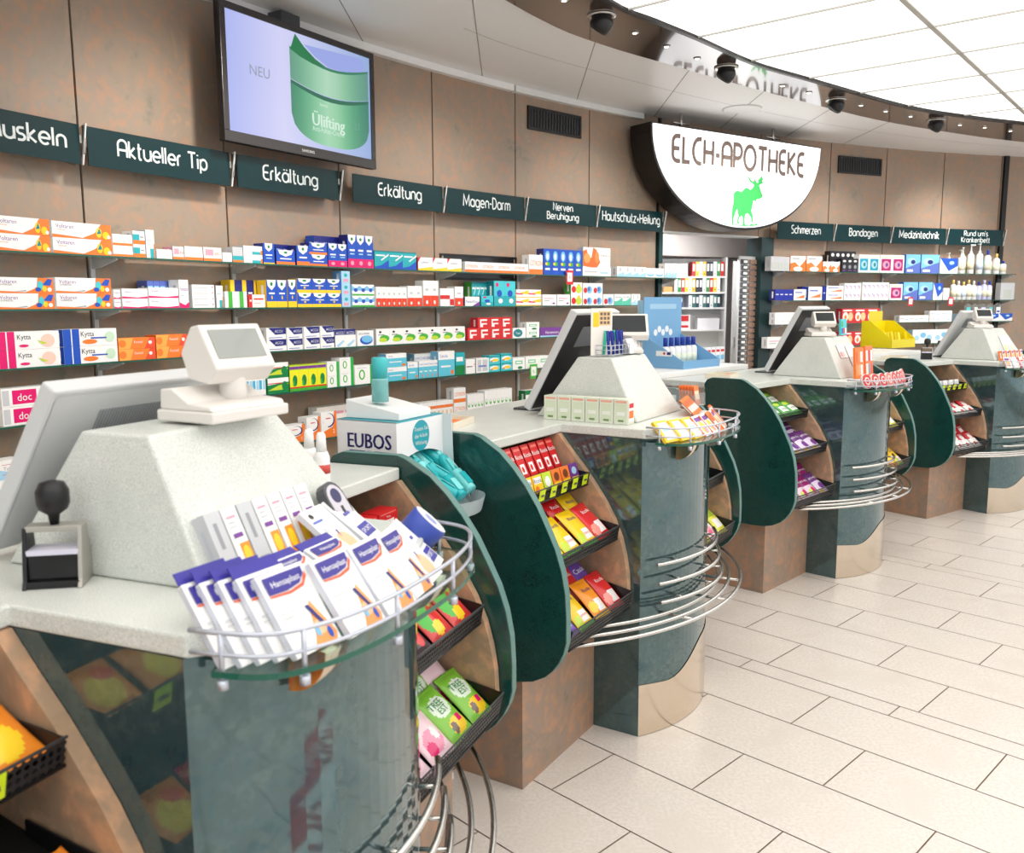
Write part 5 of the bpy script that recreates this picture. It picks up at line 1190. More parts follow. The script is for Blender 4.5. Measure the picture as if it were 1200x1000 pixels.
# ---- bags: pillow shaped, printed by region
def colat(u,v,art,base):
    c=base
    for a in art:
        if a[0]=='r' and a[1]<=u<=a[3] and a[2]<=v<=a[4]: c=a[5]
        elif a[0]=='e' and ((u-a[1])/a[3])**2+((v-a[2])/a[4])**2<=1: c=a[5]
        elif a[0]=='p':
            P=a[1]; ins=False; j=len(P)-1
            for i in range(len(P)):
                if (P[i][1]>v)!=(P[j][1]>v) and u<(P[j][0]-P[i][0])*(v-P[i][1])/(P[j][1]-P[i][1])+P[i][0]: ins=not ins
                j=i
            if ins: c=a[2]
    return c
def bag_mesh(key,w,h,t,base,art,nx=22,ny=30,seed=0):
    mb=MB(); rnd=random.Random(seed)
    bul=lambda u,v: t*.5*(max(0,math.sin(PI*u))**.55)*(max(0,math.sin(PI*min(1,max(0,(v-.06)/.88))))**.5)*(1+.10*math.sin(9*u+seed)*math.sin(7*v+seed*2))
    vs=[]; 
    for side in (-1,1):
        for j in range(ny+1):
            for i in range(nx+1):
                u=i/nx; v=j/ny; e=.0012 if side<0 else -.0012
                zz=(.004*w*0+math.sin(u*40)*.0006 if v in (0,1) else 0)
                vs.append(((u-.5)*w*(1-.03*math.sin(PI*v)), side*(bul(u,v))+(-.0004 if side<0 else .0004), v*h+zz))
    N_=(nx+1)*(ny+1); 
    groups={}
    for j in range(ny):
        for i in range(nx):
            c=colat((i+.5)/nx,(j+.5)/ny,art,base); a=j*(nx+1)+i
            groups.setdefault(c,[]).append((a,a+1,a+nx+2,a+nx+1))
            groups.setdefault(base,[]).append((N_+a+1,N_+a,N_+a+nx+1,N_+a+nx+2))
    edge=[]
    for j in range(ny):
        a=j*(nx+1); edge.append((a+nx+1,a,N_+a,N_+a+nx+1)[::-1]); a+=nx; edge.append((a,a+nx+1,N_+a+nx+1,N_+a)[::-1])
    for i in range(nx):
        edge.append((i,i+1,N_+i+1,N_+i)[::-1]); a=ny*(nx+1)+i; edge.append((a+1,a,N_+a,N_+a+1)[::-1])
    groups.setdefault(base,[]).extend(edge)
    b0=len(mb.v); mb.v+=vs
    for c,fs in groups.items():
        k=mb.mi(foil(c))
        for f in fs: mb.f.append(list(f)); mb.m.append(k); mb.sm.append(True)
    for a in art:
        if a[0]=='t':
            _,s,u,v,th,c,al=a; tv,tf,tw=text_mesh(s); k=th*h/.72; kx=min(k,w*.86/tw)
            ox={'c':-tw/2,'l':0,'r':-tw}[al]; pts=[]
            for x,y in tv:
                X_=(x+ox)*kx+u*w; Y_=(y-.36)*k+v*h; pts.append((X_-w/2,-bul(min(.98,max(.02,X_/w)),Y_/h)-.0016,Y_))
            mb.add(pts,tf,colk(c))
    me=bpy.data.meshes.new(key); me.from_pydata(mb.v,[],mb.f)
    for m in mb.mats: me.materials.append(m)
    me.polygons.foreach_set('material_index',mb.m); me.polygons.foreach_set('use_smooth',mb.sm); me.update(); return me
def foil(c):
    cc=PAL[c] if isinstance(c,str) else c; return pm('foil_%d_%d_%d'%cc,cc,.26,coat=.3)
BAGS={ # base, art
 'yellow':('y',[('r',0,0,1,.06,'g'),('r',.4,.12,.85,.4,'w'),('t','Ricola',.5,.74,.10,'n','c'),('t','ZITRONE',.62,.27,.05,'r','c'),('e',.2,.2,.18,.14,'v')],(248,204,30)),
 'red':('r',[('r',.35,.12,.85,.42,'w'),('e',.25,.25,.2,.16,(246,150,140)),('t','Ricola',.5,.76,.10,'w','c')],(212,34,40)),
 'orange':('o',[('r',.4,.12,.85,.42,'w'),('t','Ricola',.5,.72,.10,'n','c'),('r',0,0,1,.07,'y'),('e',.24,.28,.2,.14,'y')],(246,150,36)),
 'purple':('P',[('r',.2,.2,.8,.5,'l'),('t','Cassis',.5,.72,.14,'w','c')],(120,80,180)),
 'green':('g',[('r',.15,.25,.85,.55,'w'),('e',.3,.75,.2,.12,'v'),('t','em-eukal',.5,.4,.1,'G','c')],(70,160,60)),
 'violetwhite':('P',[('r',0,0,1,.52,(226,208,232)),('e',.6,.3,.3,.14,'P'),('t','em-eukal',.5,.72,.13,'w','c'),('r',.1,.05,.5,.12,'y')],(110,50,130)),
 'magenta':('p',[('r',0,0,1,.46,(236,206,226)),('e',.62,.22,.26,.14,'p'),('e',.3,.2,.16,.1,'v'),('t','em-eukal',.5,.7,.12,'w','c')],(150,20,110)),
 'gummygreen':('g',[('e',.5,.62,.36,.2,(226,240,220)),('t','TREE',.42,.7,.13,'G','c'),('t','EST',.5,.56,.12,'G','c'),('e',.6,.22,.34,.16,'y'),('e',.4,.2,.12,.1,'h'),('e',.75,.3,.12,.08,'p')],(130,196,60)),
 'gummypink':((250,226,232),[('e',.5,.3,.36,.2,(240,150,180)),('e',.3,.2,.16,.12,'p'),('e',.7,.4,.14,.12,'w'),('r',0,.8,1,1,(232,120,160))],(248,214,224)),
 'gummyred':('r',[('e',.3,.5,.26,.34,'g'),('e',.62,.4,.2,.2,'r'),('e',.5,.2,.2,.14,'y'),('e',.75,.7,.16,.16,(150,200,90)),('r',0,.9,1,1,'f')],(210,60,60)),
 'gummymix':('k',[('e',.3,.6,.2,.2,'o'),('e',.65,.7,.2,.16,'y'),('e',.4,.3,.2,.16,'g'),('e',.7,.3,.18,.2,'r'),('r',0,0,.2,.3,'P')],(70,50,60)),
 'redwhite':('r',[('r',0,0,1,.5,'w'),('e',.4,.62,.24,.14,'w'),('t','WICK',.5,.8,.12,'w','c'),('e',.3,.2,.14,.1,'r')],(210,30,44)),
 'yellowgreen':('y',[('r',0,.6,1,1,(170,200,50)),('r',.2,.2,.8,.5,'w')],(230,226,70)),
 'amber':('o',[('e',.5,.4,.3,.3,'y'),('e',.3,.7,.2,.16,(240,90,30))],(240,140,40)),
}
_BM={}
def bag(kind,w,h,t,M4,label,grp,name='sweet_bag',cat='bag'):
    key=(kind,round(w,3),round(h,3))
    if key not in _BM: b,art,_=BAGS[kind]; _BM[key]=bag_mesh(name,w,h,t,BAGS[kind][2],art,seed=len(_BM))
    o=bpy.data.objects.new(name,_BM[key]); COL.objects.link(o); o.matrix_world=M4; return tag(o,label,cat,grp)
ctn=['nearest','second','third','farthest']; trn=['upper','middle','lower']
def tray_bags(i, side, k, kinds, w=.098, h=.14, t=.024, tilt=50, cols=4, layers=2, words=None):
    bf,zf,lh,bb,zb=TRAYS[k]; sl=math.atan2(zb-zf,bf-bb); rnd=random.Random(i*31+k*7+side)
    a0,a1=((-.455,-.035) if side==0 else (.638,1.055)); dw=(a1-a0)/cols
    for c in range(cols):
        for L in range(layers):
            kd=kinds[c%len(kinds)] if L==0 else kinds[(c+1)%len(kinds)]
            tl=math.radians(tilt-6*L+rnd.uniform(-3,3)); b=bf-.012-L*(t+.004)/(math.cos(math.radians(tilt))-math.tan(sl)*math.sin(math.radians(tilt))) ; z=zf+(bf-b)*math.tan(sl)+.004+t*.5*math.sin(tl)
            a=a0+dw*(c+.5)+rnd.uniform(-.004,.004)
            M4=cframe(i)@T(a,-b,z)@RX(-tl)@RY(math.radians(rnd.uniform(-4,4)))
            wd=words[kd]
            bag(kd,min(w,dw*.96),h,t,M4,'%s, %s from left%s, %s tray, %s rack of %s counter'%(wd,ORD[c],'' if L==0 else ' behind',trn[k],'left' if side==0 else 'right',ctn[i]),'sweet bags in the racks of the %s counter'%ctn[i])
WD=dict(yellow='yellow sweet bag',red='red sweet bag',orange='orange sweet bag',purple='violet sweet bag',green='green sweet bag',violetwhite='violet-white bag',magenta='magenta bag',gummygreen='green gummy bag',gummypink='pink gummy bag',gummyred='red gummy bag',gummymix='dark gummy bag',redwhite='red-white bag',yellowgreen='yellow-green bag',amber='amber bag')
tray_bags(1,0,1,['yellow','yellow','yellow','red'],words=WD); tray_bags(1,0,2,['purple','yellow','orange','red'],words=WD)
tray_bags(1,1,2,['gummypink','yellowgreen'],words=WD,layers=1)
tray_bags(0,1,1,['gummymix','gummymix','gummyred','gummyred'],words=WD,w=.105); tray_bags(0,1,2,['gummypink','gummypink','gummygreen','gummygreen'],words=WD,w=.105)
tray_bags(0,0,0,['amber','amber'],words=WD,h=.10,layers=1,tilt=60); tray_bags(0,0,1,['gummyred','amber'],words=WD,layers=1,h=.1,tilt=62)
tray_bags(2,0,0,['green','green'],words=WD,h=.12,tilt=62); tray_bags(2,0,1,['violetwhite','violetwhite'],words=WD,tilt=58); tray_bags(2,0,2,['magenta','magenta','magenta','violetwhite'],words=WD)
tray_bags(2,1,1,['yellowgreen'],words=WD,layers=1); tray_bags(2,1,2,['amber','yellow'],words=WD)
tray_bags(3,0,1,['redwhite'],words=WD,tilt=60,layers=1); tray_bags(3,0,2,['redwhite'],words=WD,layers=2)

def put_box(des,w,d,h,i,a,b,z,rz,label,lean=0.,cat='box',grp=None,name=None,yaw0=None):
    nm,words,me=carton_mesh(des,w,d,h); o=bpy.data.objects.new(name or nm,me); COL.objects.link(o)
    o.matrix_world=cframe(i)@T(a,-b,z)@RZ(rz)@RX(-lean); tag(o,label,cat,grp); return o
# second counter, upper tray: a row of red flat boxes, small cartons in front
D['lozred']=('lozenge_box','',(206,30,36),(170,24,30),[('r',.2,.1,.8,.42,'w'),('e',.45,.25,.16,.1,'r'),('r',.1,.84,.9,.92,(240,120,110)),('t','Ricola',.5,.66,.14,'w','c')])
D['lozyel']=('lozenge_box','','y','o',[('r',.1,.55,.9,.9,'w'),('t','Ricola',.5,.72,.24,'n','c'),('e',.3,.25,.2,.2,'o')])
D['lozora']=('lozenge_box','','o','r',[('e',.5,.6,.3,.25,(120,60,30)),('r',.1,.1,.9,.3,'y')])
D['lozpur']=('lozenge_box','','P','n',[('e',.5,.6,.3,.22,'l'),('r',.1,.1,.9,.25,'y')])
D['lozgrn']=('lozenge_box','','v','g',[('e',.5,.5,.3,.3,'w'),('r',.1,.1,.9,.2,'G')])
bf,zf,lh,bb,zb=TRAYS[0]
for c in range(8):
    kd=['lozgrn','lozpur','lozred','lozred','lozred','lozred','lozred','lozred'][c]
    put_box(kd,.046,.016,.105,1,-.43+c*.053,-.275,zf+.034+.02,0,'%s flat lozenge box, %s from left at the back of the upper tray, second counter'%({'lozgrn':'green','lozpur':'violet','lozred':'red'}[kd],ORD[c]),.45,grp='lozenge boxes in the upper tray of the second counter')
for c in range(7):
    kd=['lozyel','lozyel','lozyel','lozgrn','lozora','lozora','lozpur'][c]
    put_box(kd,.056,.03,.058,1,-.425+c*.06,-.205,zf+.012+.004,0,'%s small lozenge box, %s from left at the front of the upper tray, second counter'%({'lozyel':'yellow','lozgrn':'green','lozora':'orange','lozpur':'violet'}[kd],ORD[c]),.3,grp='small lozenge boxes in the second counter')
for c in range(5): put_box('plainwhite',.05,.03,.05,3,-.42+c*.075,-.2,zf+.02,0,'small white box, %s from left in the upper tray of the farthest counter'%ORD[c],.2,grp='small white boxes in the farthest counter')
for c in range(4):
    for r in range(2): put_box('lozred',.09,.05,.036,0,.70+c*.095,-.265-.012*r,zf+.032+.037*r,0,'red bar box, %s from left, %s layer, upper tray of the nearest counter'%(ORD[c],['lower','upper'][r]),0.,grp='red bar boxes in the nearest counter')

# ---- nearest counter: plaster packs in the crescent tray
def plaster_pack(a,b,z,rz,lean,w,h,t,label,style='plaster',roll=0.,i=0,grp='plaster packs in the nearest tray'):
    o=thing('plaster_pack',label,'pack',(0,0,0),0,grp); o.matrix_world=cframe(i)@T(a,-b,z)@RZ(rz)@RX(-lean)@RY(roll)
    pk={'plaster':[('p',[(.42,0),(.9,0),(.98,.1),(.75,.55),(.7,.5),(.55,.15)],(246,160,90)),('e',.72,.22,.12,.09,(250,196,150)),('e',.62,.18,.05,.06,'L'),('e',.84,.12,.05,.07,'b'),('p',[(.6,.5),(.68,.5),(.86,.2),(.78,.2)],'n'),('p',[(.08,.735),(.5,.72),(.8,.76),(.94,.88),(.94,.82),(.8,.72),(.5,.69),(.08,.715)],(236,90,50)),('p',[(.08,.745),(.45,.735),(.75,.77),(.90,.86),(.92,.95),(.08,.95)],(52,44,140)),('t','Hansaplast',.5,.85,.075,'w','c'),('r',.08,.5,.45,.52,'d'),('r',.08,.44,.38,.46,'d')],
        'wrist':[('e',.6,.25,.3,.2,(246,190,150)),('p',[(.1,.6),(.3,.6),(.5,.5),(.2,.5)],'d'),('p',[(.55,.5),(.62,.5),(.55,.34)],(52,44,140)),('e',.24,.86,.08,.05,'k'),('r',.08,.72,.5,.76,'u')],
        'sport':[('r',.25,.12,.95,.36,(60,60,160)),('t','SPORT',.6,.24,.09,'w','c'),('e',.3,.8,.12,.06,'k'),('r',.3,.6,.7,.66,(90,90,170))]}[style]
    m=MB(); m.box(-w/2,0,0,w/2,t,h,colk('w')); art_on(m,w,h,T(-w/2,0,0)@RX(PI/2),pk); m.add([(-w/2-.0003,0,.002),(-w/2-.0003,t,.002),(-w/2-.0003,t,h-.002),(-w/2-.0003,0,h-.002)],[(0,3,2,1)],C(214,218,228)); m.build('carton',o)
    if style=='plaster' and ('edge-on' in label or 'back row' in label):
        m=MB(); m.box(-w/2,t*.4,h,w/2,t*.6,h+.018,C(52,44,150)); m.build('hanging_tab',o)
    return o
O_=ORD; Z0=1.0155
L1=.62
left_stack=[(.046,.064),(.060,.080),(.075,.096),(.090,.112)]
for q,(a,b) in enumerate(left_stack): plaster_pack(a,b,Z0,-.12,L1,.082,.118,.009,'white and violet plaster pack, %s from the left, edge-on in the nearest tray'%O_[q])
plaster_pack(.106,.130,Z0,-.12,L1,.085,.118,.010,'foremost white plaster pack with violet heading at the left of the nearest tray')
plaster_pack(.192,.152,Z0,-.04,L1,.082,.118,.010,'second large plaster pack right of the foremost one, with orange picture')
plaster_pack(.278,.158,Z0,0.03,L1,.082,.118,.010,'third large plaster pack, in the middle of the nearest tray')
plaster_pack(.358,.152,Z0,.10,L1,.07,.112,.010,'narrower plaster pack right of the middle of the nearest tray')
plaster_pack(.20,.075,1.056,-.05,1.1,.085,.085,.009,'plaster pack of the back row showing its violet tab, left one')
plaster_pack(.295,.08,1.056,0,1.1,.085,.085,.009,'plaster pack of the back row showing its violet tab, right one')
plaster_pack(.425,.138,Z0,.2,.80,.07,.115,.01,'white pack with wrist picture in the nearest tray','wrist')
plaster_pack(.49,.112,Z0,.32,.85,.07,.11,.01,'white pack with violet sport lettering at the right of the nearest tray','sport')
plaster_pack(.385,.015,1.056,.1,.9,.07,.11,.01,'white pack with small black figure behind the row, left one','wrist')
plaster_pack(.47,.0,1.056,.25,.9,.07,.11,.01,'white pack with small black figure behind the row, right one','sport')
# tape roll
o=thing('tape_roll','blue and white sports tape roll at the right end of the nearest tray','tape',(0,0,0)); o.matrix_world=cframe(0)@T(.545,-.05,1.062)@RZ(.5)@RX(.75)
m=MB(); m.lathe([(.034,-.02),(.036,-.018),(.036,.018),(.034,.02)],C(60,80,170),28); m.build('tape',o); m=MB(); m.lathe([(.034,.0203),(.034,.021)],C(236,238,244),28); m.build('wrapper',o); m=MB(); m.lathe([(.014,.0212),(.014,.0216)],C(150,160,210),20); m.build('core',o)
# cartons leaning on the hood
D['sprayorange']=('nasal_care_box','','w','w',[('r',.35,.12,1,.5,(250,150,40)),('e',.66,.32,.26,.14,'y'),('r',.3,0,.9,.12,'u'),('r',.2,.58,.8,.64,'P'),('r',.15,.85,.75,.88,'m'),('r',.15,.78,.6,.8,'d'),('r',.15,.72,.65,.74,'d')])
D['spraygrey']=('nasal_care_box','','d','d',[('r',.35,.5,.6,.85,'e'),('r',.15,.2,.85,.24,'e'),('r',.15,.14,.85,.16,'e')])
for q in range(7):
    kd=['spraygrey','sprayorange','spraygrey','sprayorange','sprayorange','sprayorange','sprayorange'][q]
    put_box(kd,.033,.03,.115,0,.178+q*.036,-.055,1.0555,0,'%s slim carton leaning on the nearest hood, %s from the left'%('grey text side of a' if kd=='spraygrey' else 'white and orange',O_[q]),.43,grp='slim cartons leaning on the nearest hood')
o=thing('plaster_tin','black and violet rounded tin with car picture beside the slim cartons','tin',(0,0,0)); o.matrix_world=cframe(0)@T(.462,.03,1.0565)@RZ(.1)@RX(-.55)
m=MB(); rr=[( .028*math.cos(t),.03+ .0*t) for t in ()]; pts=arc(0,.03,.03,.028,180,360,8)+arc(0,.085,.03,.028,0,180,8); m.prism(pts,0,.018,'y',M_DGREY); m.build('shell',o)
m=MB(); m.prism([(x*.84,.0575+(z-.0575)*.88) for x,z in pts],-.001,.0,'y',C(200,196,206)); m.box(-.024,-.0015,.012,-.002,-.001,.03,C(150,70,160)); m.box(.002,-.0015,.012,.024,-.001,.03,C(190,150,220)); m.prism(arc(0,.085,.015,.014,0,360,14)[:-1],-.0016,-.001,'y',C(40,40,90)); m.box(-.004,-.0015,.035,.004,-.001,.065,M_BLACK); m.build('print',o)
for q,(a,b,c1,c2) in enumerate([(.655,-.235,(238,228,60),(200,70,60)),(.685,-.285,(238,238,240),(206,110,100))]):
    o=thing('spray_tube',['slim tube with yellow band standing right of the nearest hood','slim white tube with red bands standing right of the nearest hood'][q],'tube',cpos(0,a,b,1.0545),.4)
    m=MB(); m.lathe([(.016,0),(.0165,.004),(.0165,.10),(.012,.112)],C(240,238,238),16); m.lathe([(.0168,.03),(.0168,.048)],C(*c1),16); m.lathe([(.0168,.068),(.0168,.086)],C(*c2),16); m.build('tube',o)
    m=MB(); m.lathe([(.011,.1125),(.009,.145),(.006,.15)],C(246,246,246),14); m.build('cap',o)

# ---- tester stand between nearest and second counter
ES=math.radians(63)
def eubos():
    o=thing('tester_stand','white and turquoise care product stand between the nearest and second counters','display stand',(-.312,2.337,0),ES)
    # local: x along e1 (away), y inward (to the staff side), front face looks to -y
    tq=C(40,160,176); w=.24; d=.20; wh=C(238,238,240)
    m=MB(); m.box(0,0,1.0,.003,d,1.142,wh); m.box(0,d-.003,1.0,w,d,1.142,wh); m.box(0,0,1.139,w,d,1.142,tq); m.box(w-.003,-.0,.86,w,d,1.142,wh); m.prism([(0,1.142),(0,.885),(-.09,.885),(-.09,.94),(-.035,1.0),(-.03,1.142)],w-.003,w,'x',C(206,216,218))
    # front card with rounded cut-out
    cut=[(0.003,1.139),(0.003,1.03)]+[(.128-.12*math.cos(PI*i/12),1.0+.05*math.sin(PI*i/12)) for i in range(13)]+[(w-.003,1.03),(w-.003,1.139)]
    m.prism(cut,0,.003,'y',wh); m.box(.003,.003,.86,.006,d-.003,1.0,wh); m.box(.006,.12,.86,w-.003,.124,1.139,C(150,160,164)); m.build('carton_body',o)
    m=MB(); Lm=T(-.0006,d/2-.01,1.07)@RZ(-PI/2)@RX(PI/2); m.text('EUBOS',C(40,38,110),Lm@T(0,.017,0),.042,.145,bold=True); m.box(-.0008,.022,1.055,-.0004,.075,1.0585,C(40,38,110)); m.box(-.0008,.105,1.055,-.0004,.158,1.0585,C(40,38,110)); m.text('MED',C(120,120,170),Lm@T(0,-.0135,0),.007); m.build('brand_lettering',o)
    m=MB(); cM=T(.12,-.0006,1.092)@RX(PI/2); n=24; m.add([(.044*math.cos(2*PI*i/n),.044*math.sin(2*PI*i/n),0) for i in range(n)],[list(range(n))],tq,cM)
    for t_,y in (('Testen Sie',.02),('die 4-fach',0.),('Wirkung',-.02)): m.text(t_,M_WHITE,cM@T(0,y,.0006),.012,.075)
    m.build('round_sticker',o)
    # chute and scoop tray
    m=MB(); m.add([(.008,.115,1.02),(w-.004,.115,1.02),(w-.004,-.09,.885),(.008,-.09,.885)],[(0,1,2,3),(3,2,1,0)],C(206,226,228))
    n=10; arcp=[(w/2-.002+ (w/2-.006)*math.cos(PI+PI*i/n), -.09-.085*math.sin(PI*i/n)) for i in range(n+1)]
    m.add([(x,y,.885) for x,y in arcp],[list(range(n+1))],C(226,232,234)); m.add([(x,y,.882) for x,y in arcp],[list(range(n+1))[::-1]],C(226,232,234))
    for i in range(n): m.add([(arcp[i][0],arcp[i][1],.882),(arcp[i+1][0],arcp[i+1][1],.882),(arcp[i+1][0],arcp[i+1][1]-.012,.925),(arcp[i][0],arcp[i][1]-.012,.925)],[(0,1,2,3),(3,2,1,0)],C(210,220,222))
    m.add([(.004,.0,1.0),(.004,-.09,.925),(.004,-.09,.882),(.004,.0,.86)],[(0,1,2,3),(3,2,1,0)],wh)
    m.add([(w-.004,.0,1.0),(w-.004,-.09,.925),(w-.004,-.09,.882),(w-.004,.0,.86)],[(0,1,2,3),(3,2,1,0)],wh); m.build('scoop_tray',o)
    m=MB(); m.prism([(0.01,0),(.19,0),(.19,.052),(.01,.02)],.03,.19,'x',C(236,238,238),T(0,0,1.143)); m.build('tester_ramp',o,bevel=.002)
    m=MB(); m.box(.09,.05,.02,.16,.12,.86,C(226,224,222)); m.box(.02,-.02,0,.24,.20,.02,C(236,236,238)); m.build('post',o)
    b=MB(); b.lathe([(.0,0),(.024,0),(.024,.06),(.022,.066)],pm('turquoise_clear',(150,222,222),.12,trans=.5),16,T(.07,.10,1.188)); 
    o2=b.build('tester_bottle',None); o2.matrix_world=T(-.312,2.337,0)@RZ(ES); tag(o2,'small upright turquoise tester bottle on top of the white stand','bottle')
    b=MB(); b.lathe([(.0225,.0665),(.0225,.12),(.019,.124)],pm('turquoise_cap',(66,186,190),.3),16,T(.07,.10,1.188)); b.build('cap',o2)
    tm=pm('turquoise_bottle',(40,178,184),.2); tl=pm('turquoise_light',(120,214,214),.25); rnd=random.Random(3)
    for q in range(16):
        x=.045+.055*(q%4)+rnd.uniform(-.006,.006); f=q//4; y=.075-.052*f; z=1.018-.034*f+.03+ (q%2)*.010
        b=MB(); b.lathe([(.0,-.045),(.017,-.045),(.018,-.04),(.018,.03),(.012,.036)],tm if q%3 else tl,12); b.box(-.010,-.0188,-.03,.010,-.0182,.015,tl if q%3 else tm)
        p=b.build('sample_bottle',None); p.matrix_world=T(-.312,2.337,0)@RZ(ES)@T(x,y,z)@RZ(rnd.uniform(-.7,.7))@RX(-.95+rnd.uniform(-.2,.2)); tag(p,'turquoise sample bottle lying in the scoop, %s layer, %s from left'%(['back','second','third','front'][f],O_[q%4]),'bottle','turquoise sample bottles in the stand')
        b=MB(); b.lathe([(.0125,.0362),(.0125,.05),(.010,.052)],tl if q%3 else tm,12); b.build('cap',p)
eubos()

# ---- second counter
D['palegreen']=('tea_box','',(226,232,214),(232,226,212),[('r',.1,.1,.9,.8,(214,224,198)),('r',.2,.35,.8,.5,(236,238,230)),('r',.1,.86,.9,.94,(236,170,150)),('r',.3,.1,.7,.18,(120,150,90))])
for q in range(6):
    nm,words,me=carton_mesh('palegreen',.052,.052,.085); o=bpy.data.objects.new('tea_box',me); COL.objects.link(o)
    a,b=.072,-.10-.054*(5-q)-.01; o.matrix_world=cframe(1)@T(a,-b,1.0548)@RZ(-PI/2); tag(o,'pale green box beside the second hood, %s from the back of its row'%O_[q],'box','pale green boxes beside the second hood')
    g=MB(); g.box(.0265,.004,.008,.0268,.048,.078,colk('w')); g.box(.0269,.008,.02,.0271,.044,.045,colk('o')); g.box(.0269,.008,.055,.0271,.044,.07,colk('r')); g.build('picture_side',o)
def pens():
    o=thing('pen_rack','wire rack on the second hood holding blue and green pens','pen rack',cpos(1,.165,-.19,1.277),crot(1))
    m=MB()
    for z in (.004,.02,.036): m.tube([(0,0,z),(.15,0,z),(.15,.06,z),(0,.06,z)],.0014,M_WIRE,6,closed=True)
    for x in (0,.03,.06,.09,.12,.15): m.tube([(x,0,.0),(x,0,.036)],.0012,M_WIRE,6); m.tube([(x,.06,.0),(x,.06,.036)],.0012,M_WIRE,6)
    m.build('wire_frame',o)
    for q in range(8):
        c=[(34,48,150),(40,190,160)][q%2 if q<6 else 0]; x=.012+.018*q
        m=MB(); m.tube([(0,0,0),(0,0,.085)],.0055,C(*c),8,r2=.006); m.box(-.0015,-.0085,.05,.0015,-.006,.082,C(*c)); m.build('barrel_tmp',None)
        p=bpy.data.objects['barrel_tmp']; p.name='pen'; p.matrix_world=cframe(1)@T(.165+x,.19+.015+.03*(q%2),1.279)@RX(.08*(1 if q%2 else -1))@RY(.06*math.sin(q*2.1)); tag(p,'%s pen in the wire rack, %s from the left'%('blue' if c[0]==34 else 'green',O_[q]),'pen','pens in the wire rack')
    m=MB(); m.box(0,0,0,.085,.003,.165,C(240,234,226)); m.box(.008,-.0006,.10,.03,-.0002,.15,colk('y')); m.box(.03,-.0006,.105,.078,-.0002,.155,(colk('s')))
    for r in range(3):
        for c in range(3): m.box(.036+c*.014,-.001,.11+r*.015,.046+c*.014,-.0006,.12+r*.015,colk('h'))
    b=m.build('calendar_card',None); b.matrix_world=cframe(1)@T(.155,.265,1.277)@RZ(-.6); tag(b,'upright calendar card behind the pens on the second hood','card')
    m=MB()
    for k in range(12): m.add([(.0,k*.004,0),(.09,k*.004,0),(.09-.002*k,k*.004+.02,.055-.002*k),(.0+.001*k,k*.004+.02,.055-.002*k)],[(0,1,2,3)],C(244,244,244) if k%3 else C(226,228,230))
    b=m.build('leaflet_stack',None); b.matrix_world=cframe(1)@T(.335,.195,1.277)@RZ(0); tag(b,'small stack of white leaflets on the second hood','leaflets')
pens()
def acrylic_holder():
    o=thing('acrylic_holder','clear brochure holder with orange leaflets beside the second hood','brochure holder',cpos(1,.625,-.06,1.0548),crot(1))
    m=MB()
    for b in ((0,0,0,.15,.11,.003),(0,0,.003,.15,.003,.05),(0,.107,.003,.15,.11,.09),(0,.003,.003,.003,.107,.07),(.147,.003,.003,.15,.107,.07)): m.box(*b,M_ACRYL)
    m.build('holder',o)
    for k in range(6):
        m=MB(); m.box(0,0,0,.055,.0015,.075,colk('o')); m.box(.006,-.0004,.02,.05,-.0001,.055,C(246,220,190))
        b=m.build('leaflet',None); b.matrix_world=cframe(1)@T(.70,.075+.012*k,1.059)@RX(-.12); tag(b,'orange leaflet in the clear holder, %s from the front'%O_[k],'leaflet','orange leaflets in the clear holder')
acrylic_holder()
D['sachety']=('lozenge_pack','','y','y',[('r',.2,.1,1,.9,'w'),('r',.3,.5,.8,.6,'l')])
D['sachetm']=('lozenge_pack','',(250,240,240),'o',[('e',.5,.4,.34,.3,'y'),('r',.1,.7,.9,.9,'P'),('e',.6,.3,.2,.2,'m')])
D['sacheto']=('lozenge_pack','','o','h',[('r',.2,.2,.8,.5,'w'),('e',.5,.7,.3,.16,(200,90,40))])
for q in range(9):
    kd=['sachety','sachety','sachety','sachetm','sachetm','sacheto','sachetm','sachetm','sacheto'][q]; a=.035+q*.066; b=.15-(abs(a-.3)/.3)**2*.075
    put_box(kd,.07,.011,.085,1,a,b,Z0+.002,-.25+.09*q,'%s pack in the second tray, %s from the left'%({'sachety':'white and yellow','sachetm':'pink and yellow','sacheto':'orange'}[kd],O_[q]),.75-.05*(q>6),grp='sweet packs in the second tray')
for q in range(4): put_box('sacheto',.06,.01,.08,1,.42+q*.045,.03-.01*q,1.0565,.2,'orange pack of the back row in the second tray, %s from the left'%O_[q],.8,grp='orange packs behind the second tray')

# ---- third counter: round tins, leaflets, notes
def tin(i,a,b,z,lean,rz,q,col,label,grp):
    o=thing('round_tin',label,'tin',(0,0,0),0,grp); o.matrix_world=cframe(i)@T(a,-b,z)@RZ(rz)@RX(PI/2-lean)
    m=MB(); m.lathe([(.037,-.007),(.039,-.006),(.039,.006),(.037,.007)],C(220,214,210),24); m.build('tin_body',o); m=MB(); m.lathe([(.037,.0071),(.036,.0085)],C(*col),24); m.lathe([(.021,.0086),(.020,.009)],C(240,226,220),20); m.lathe([(.014,.0091),(.014,.0094)],C(*col),16); m.build('lid',o)
for q in range(9):
    a=.045+q*.064; b=.135-(abs(a-.3)/.3)**2*.06; tin(2,a,b,Z0+.041,.35,-.2+.06*q,q,[(206,40,48),(190,60,56),(206,40,48),(220,120,110)][q%4],'round red and white tin, %s from the left in the third tray'%O_[q],'round tins in the third tray')
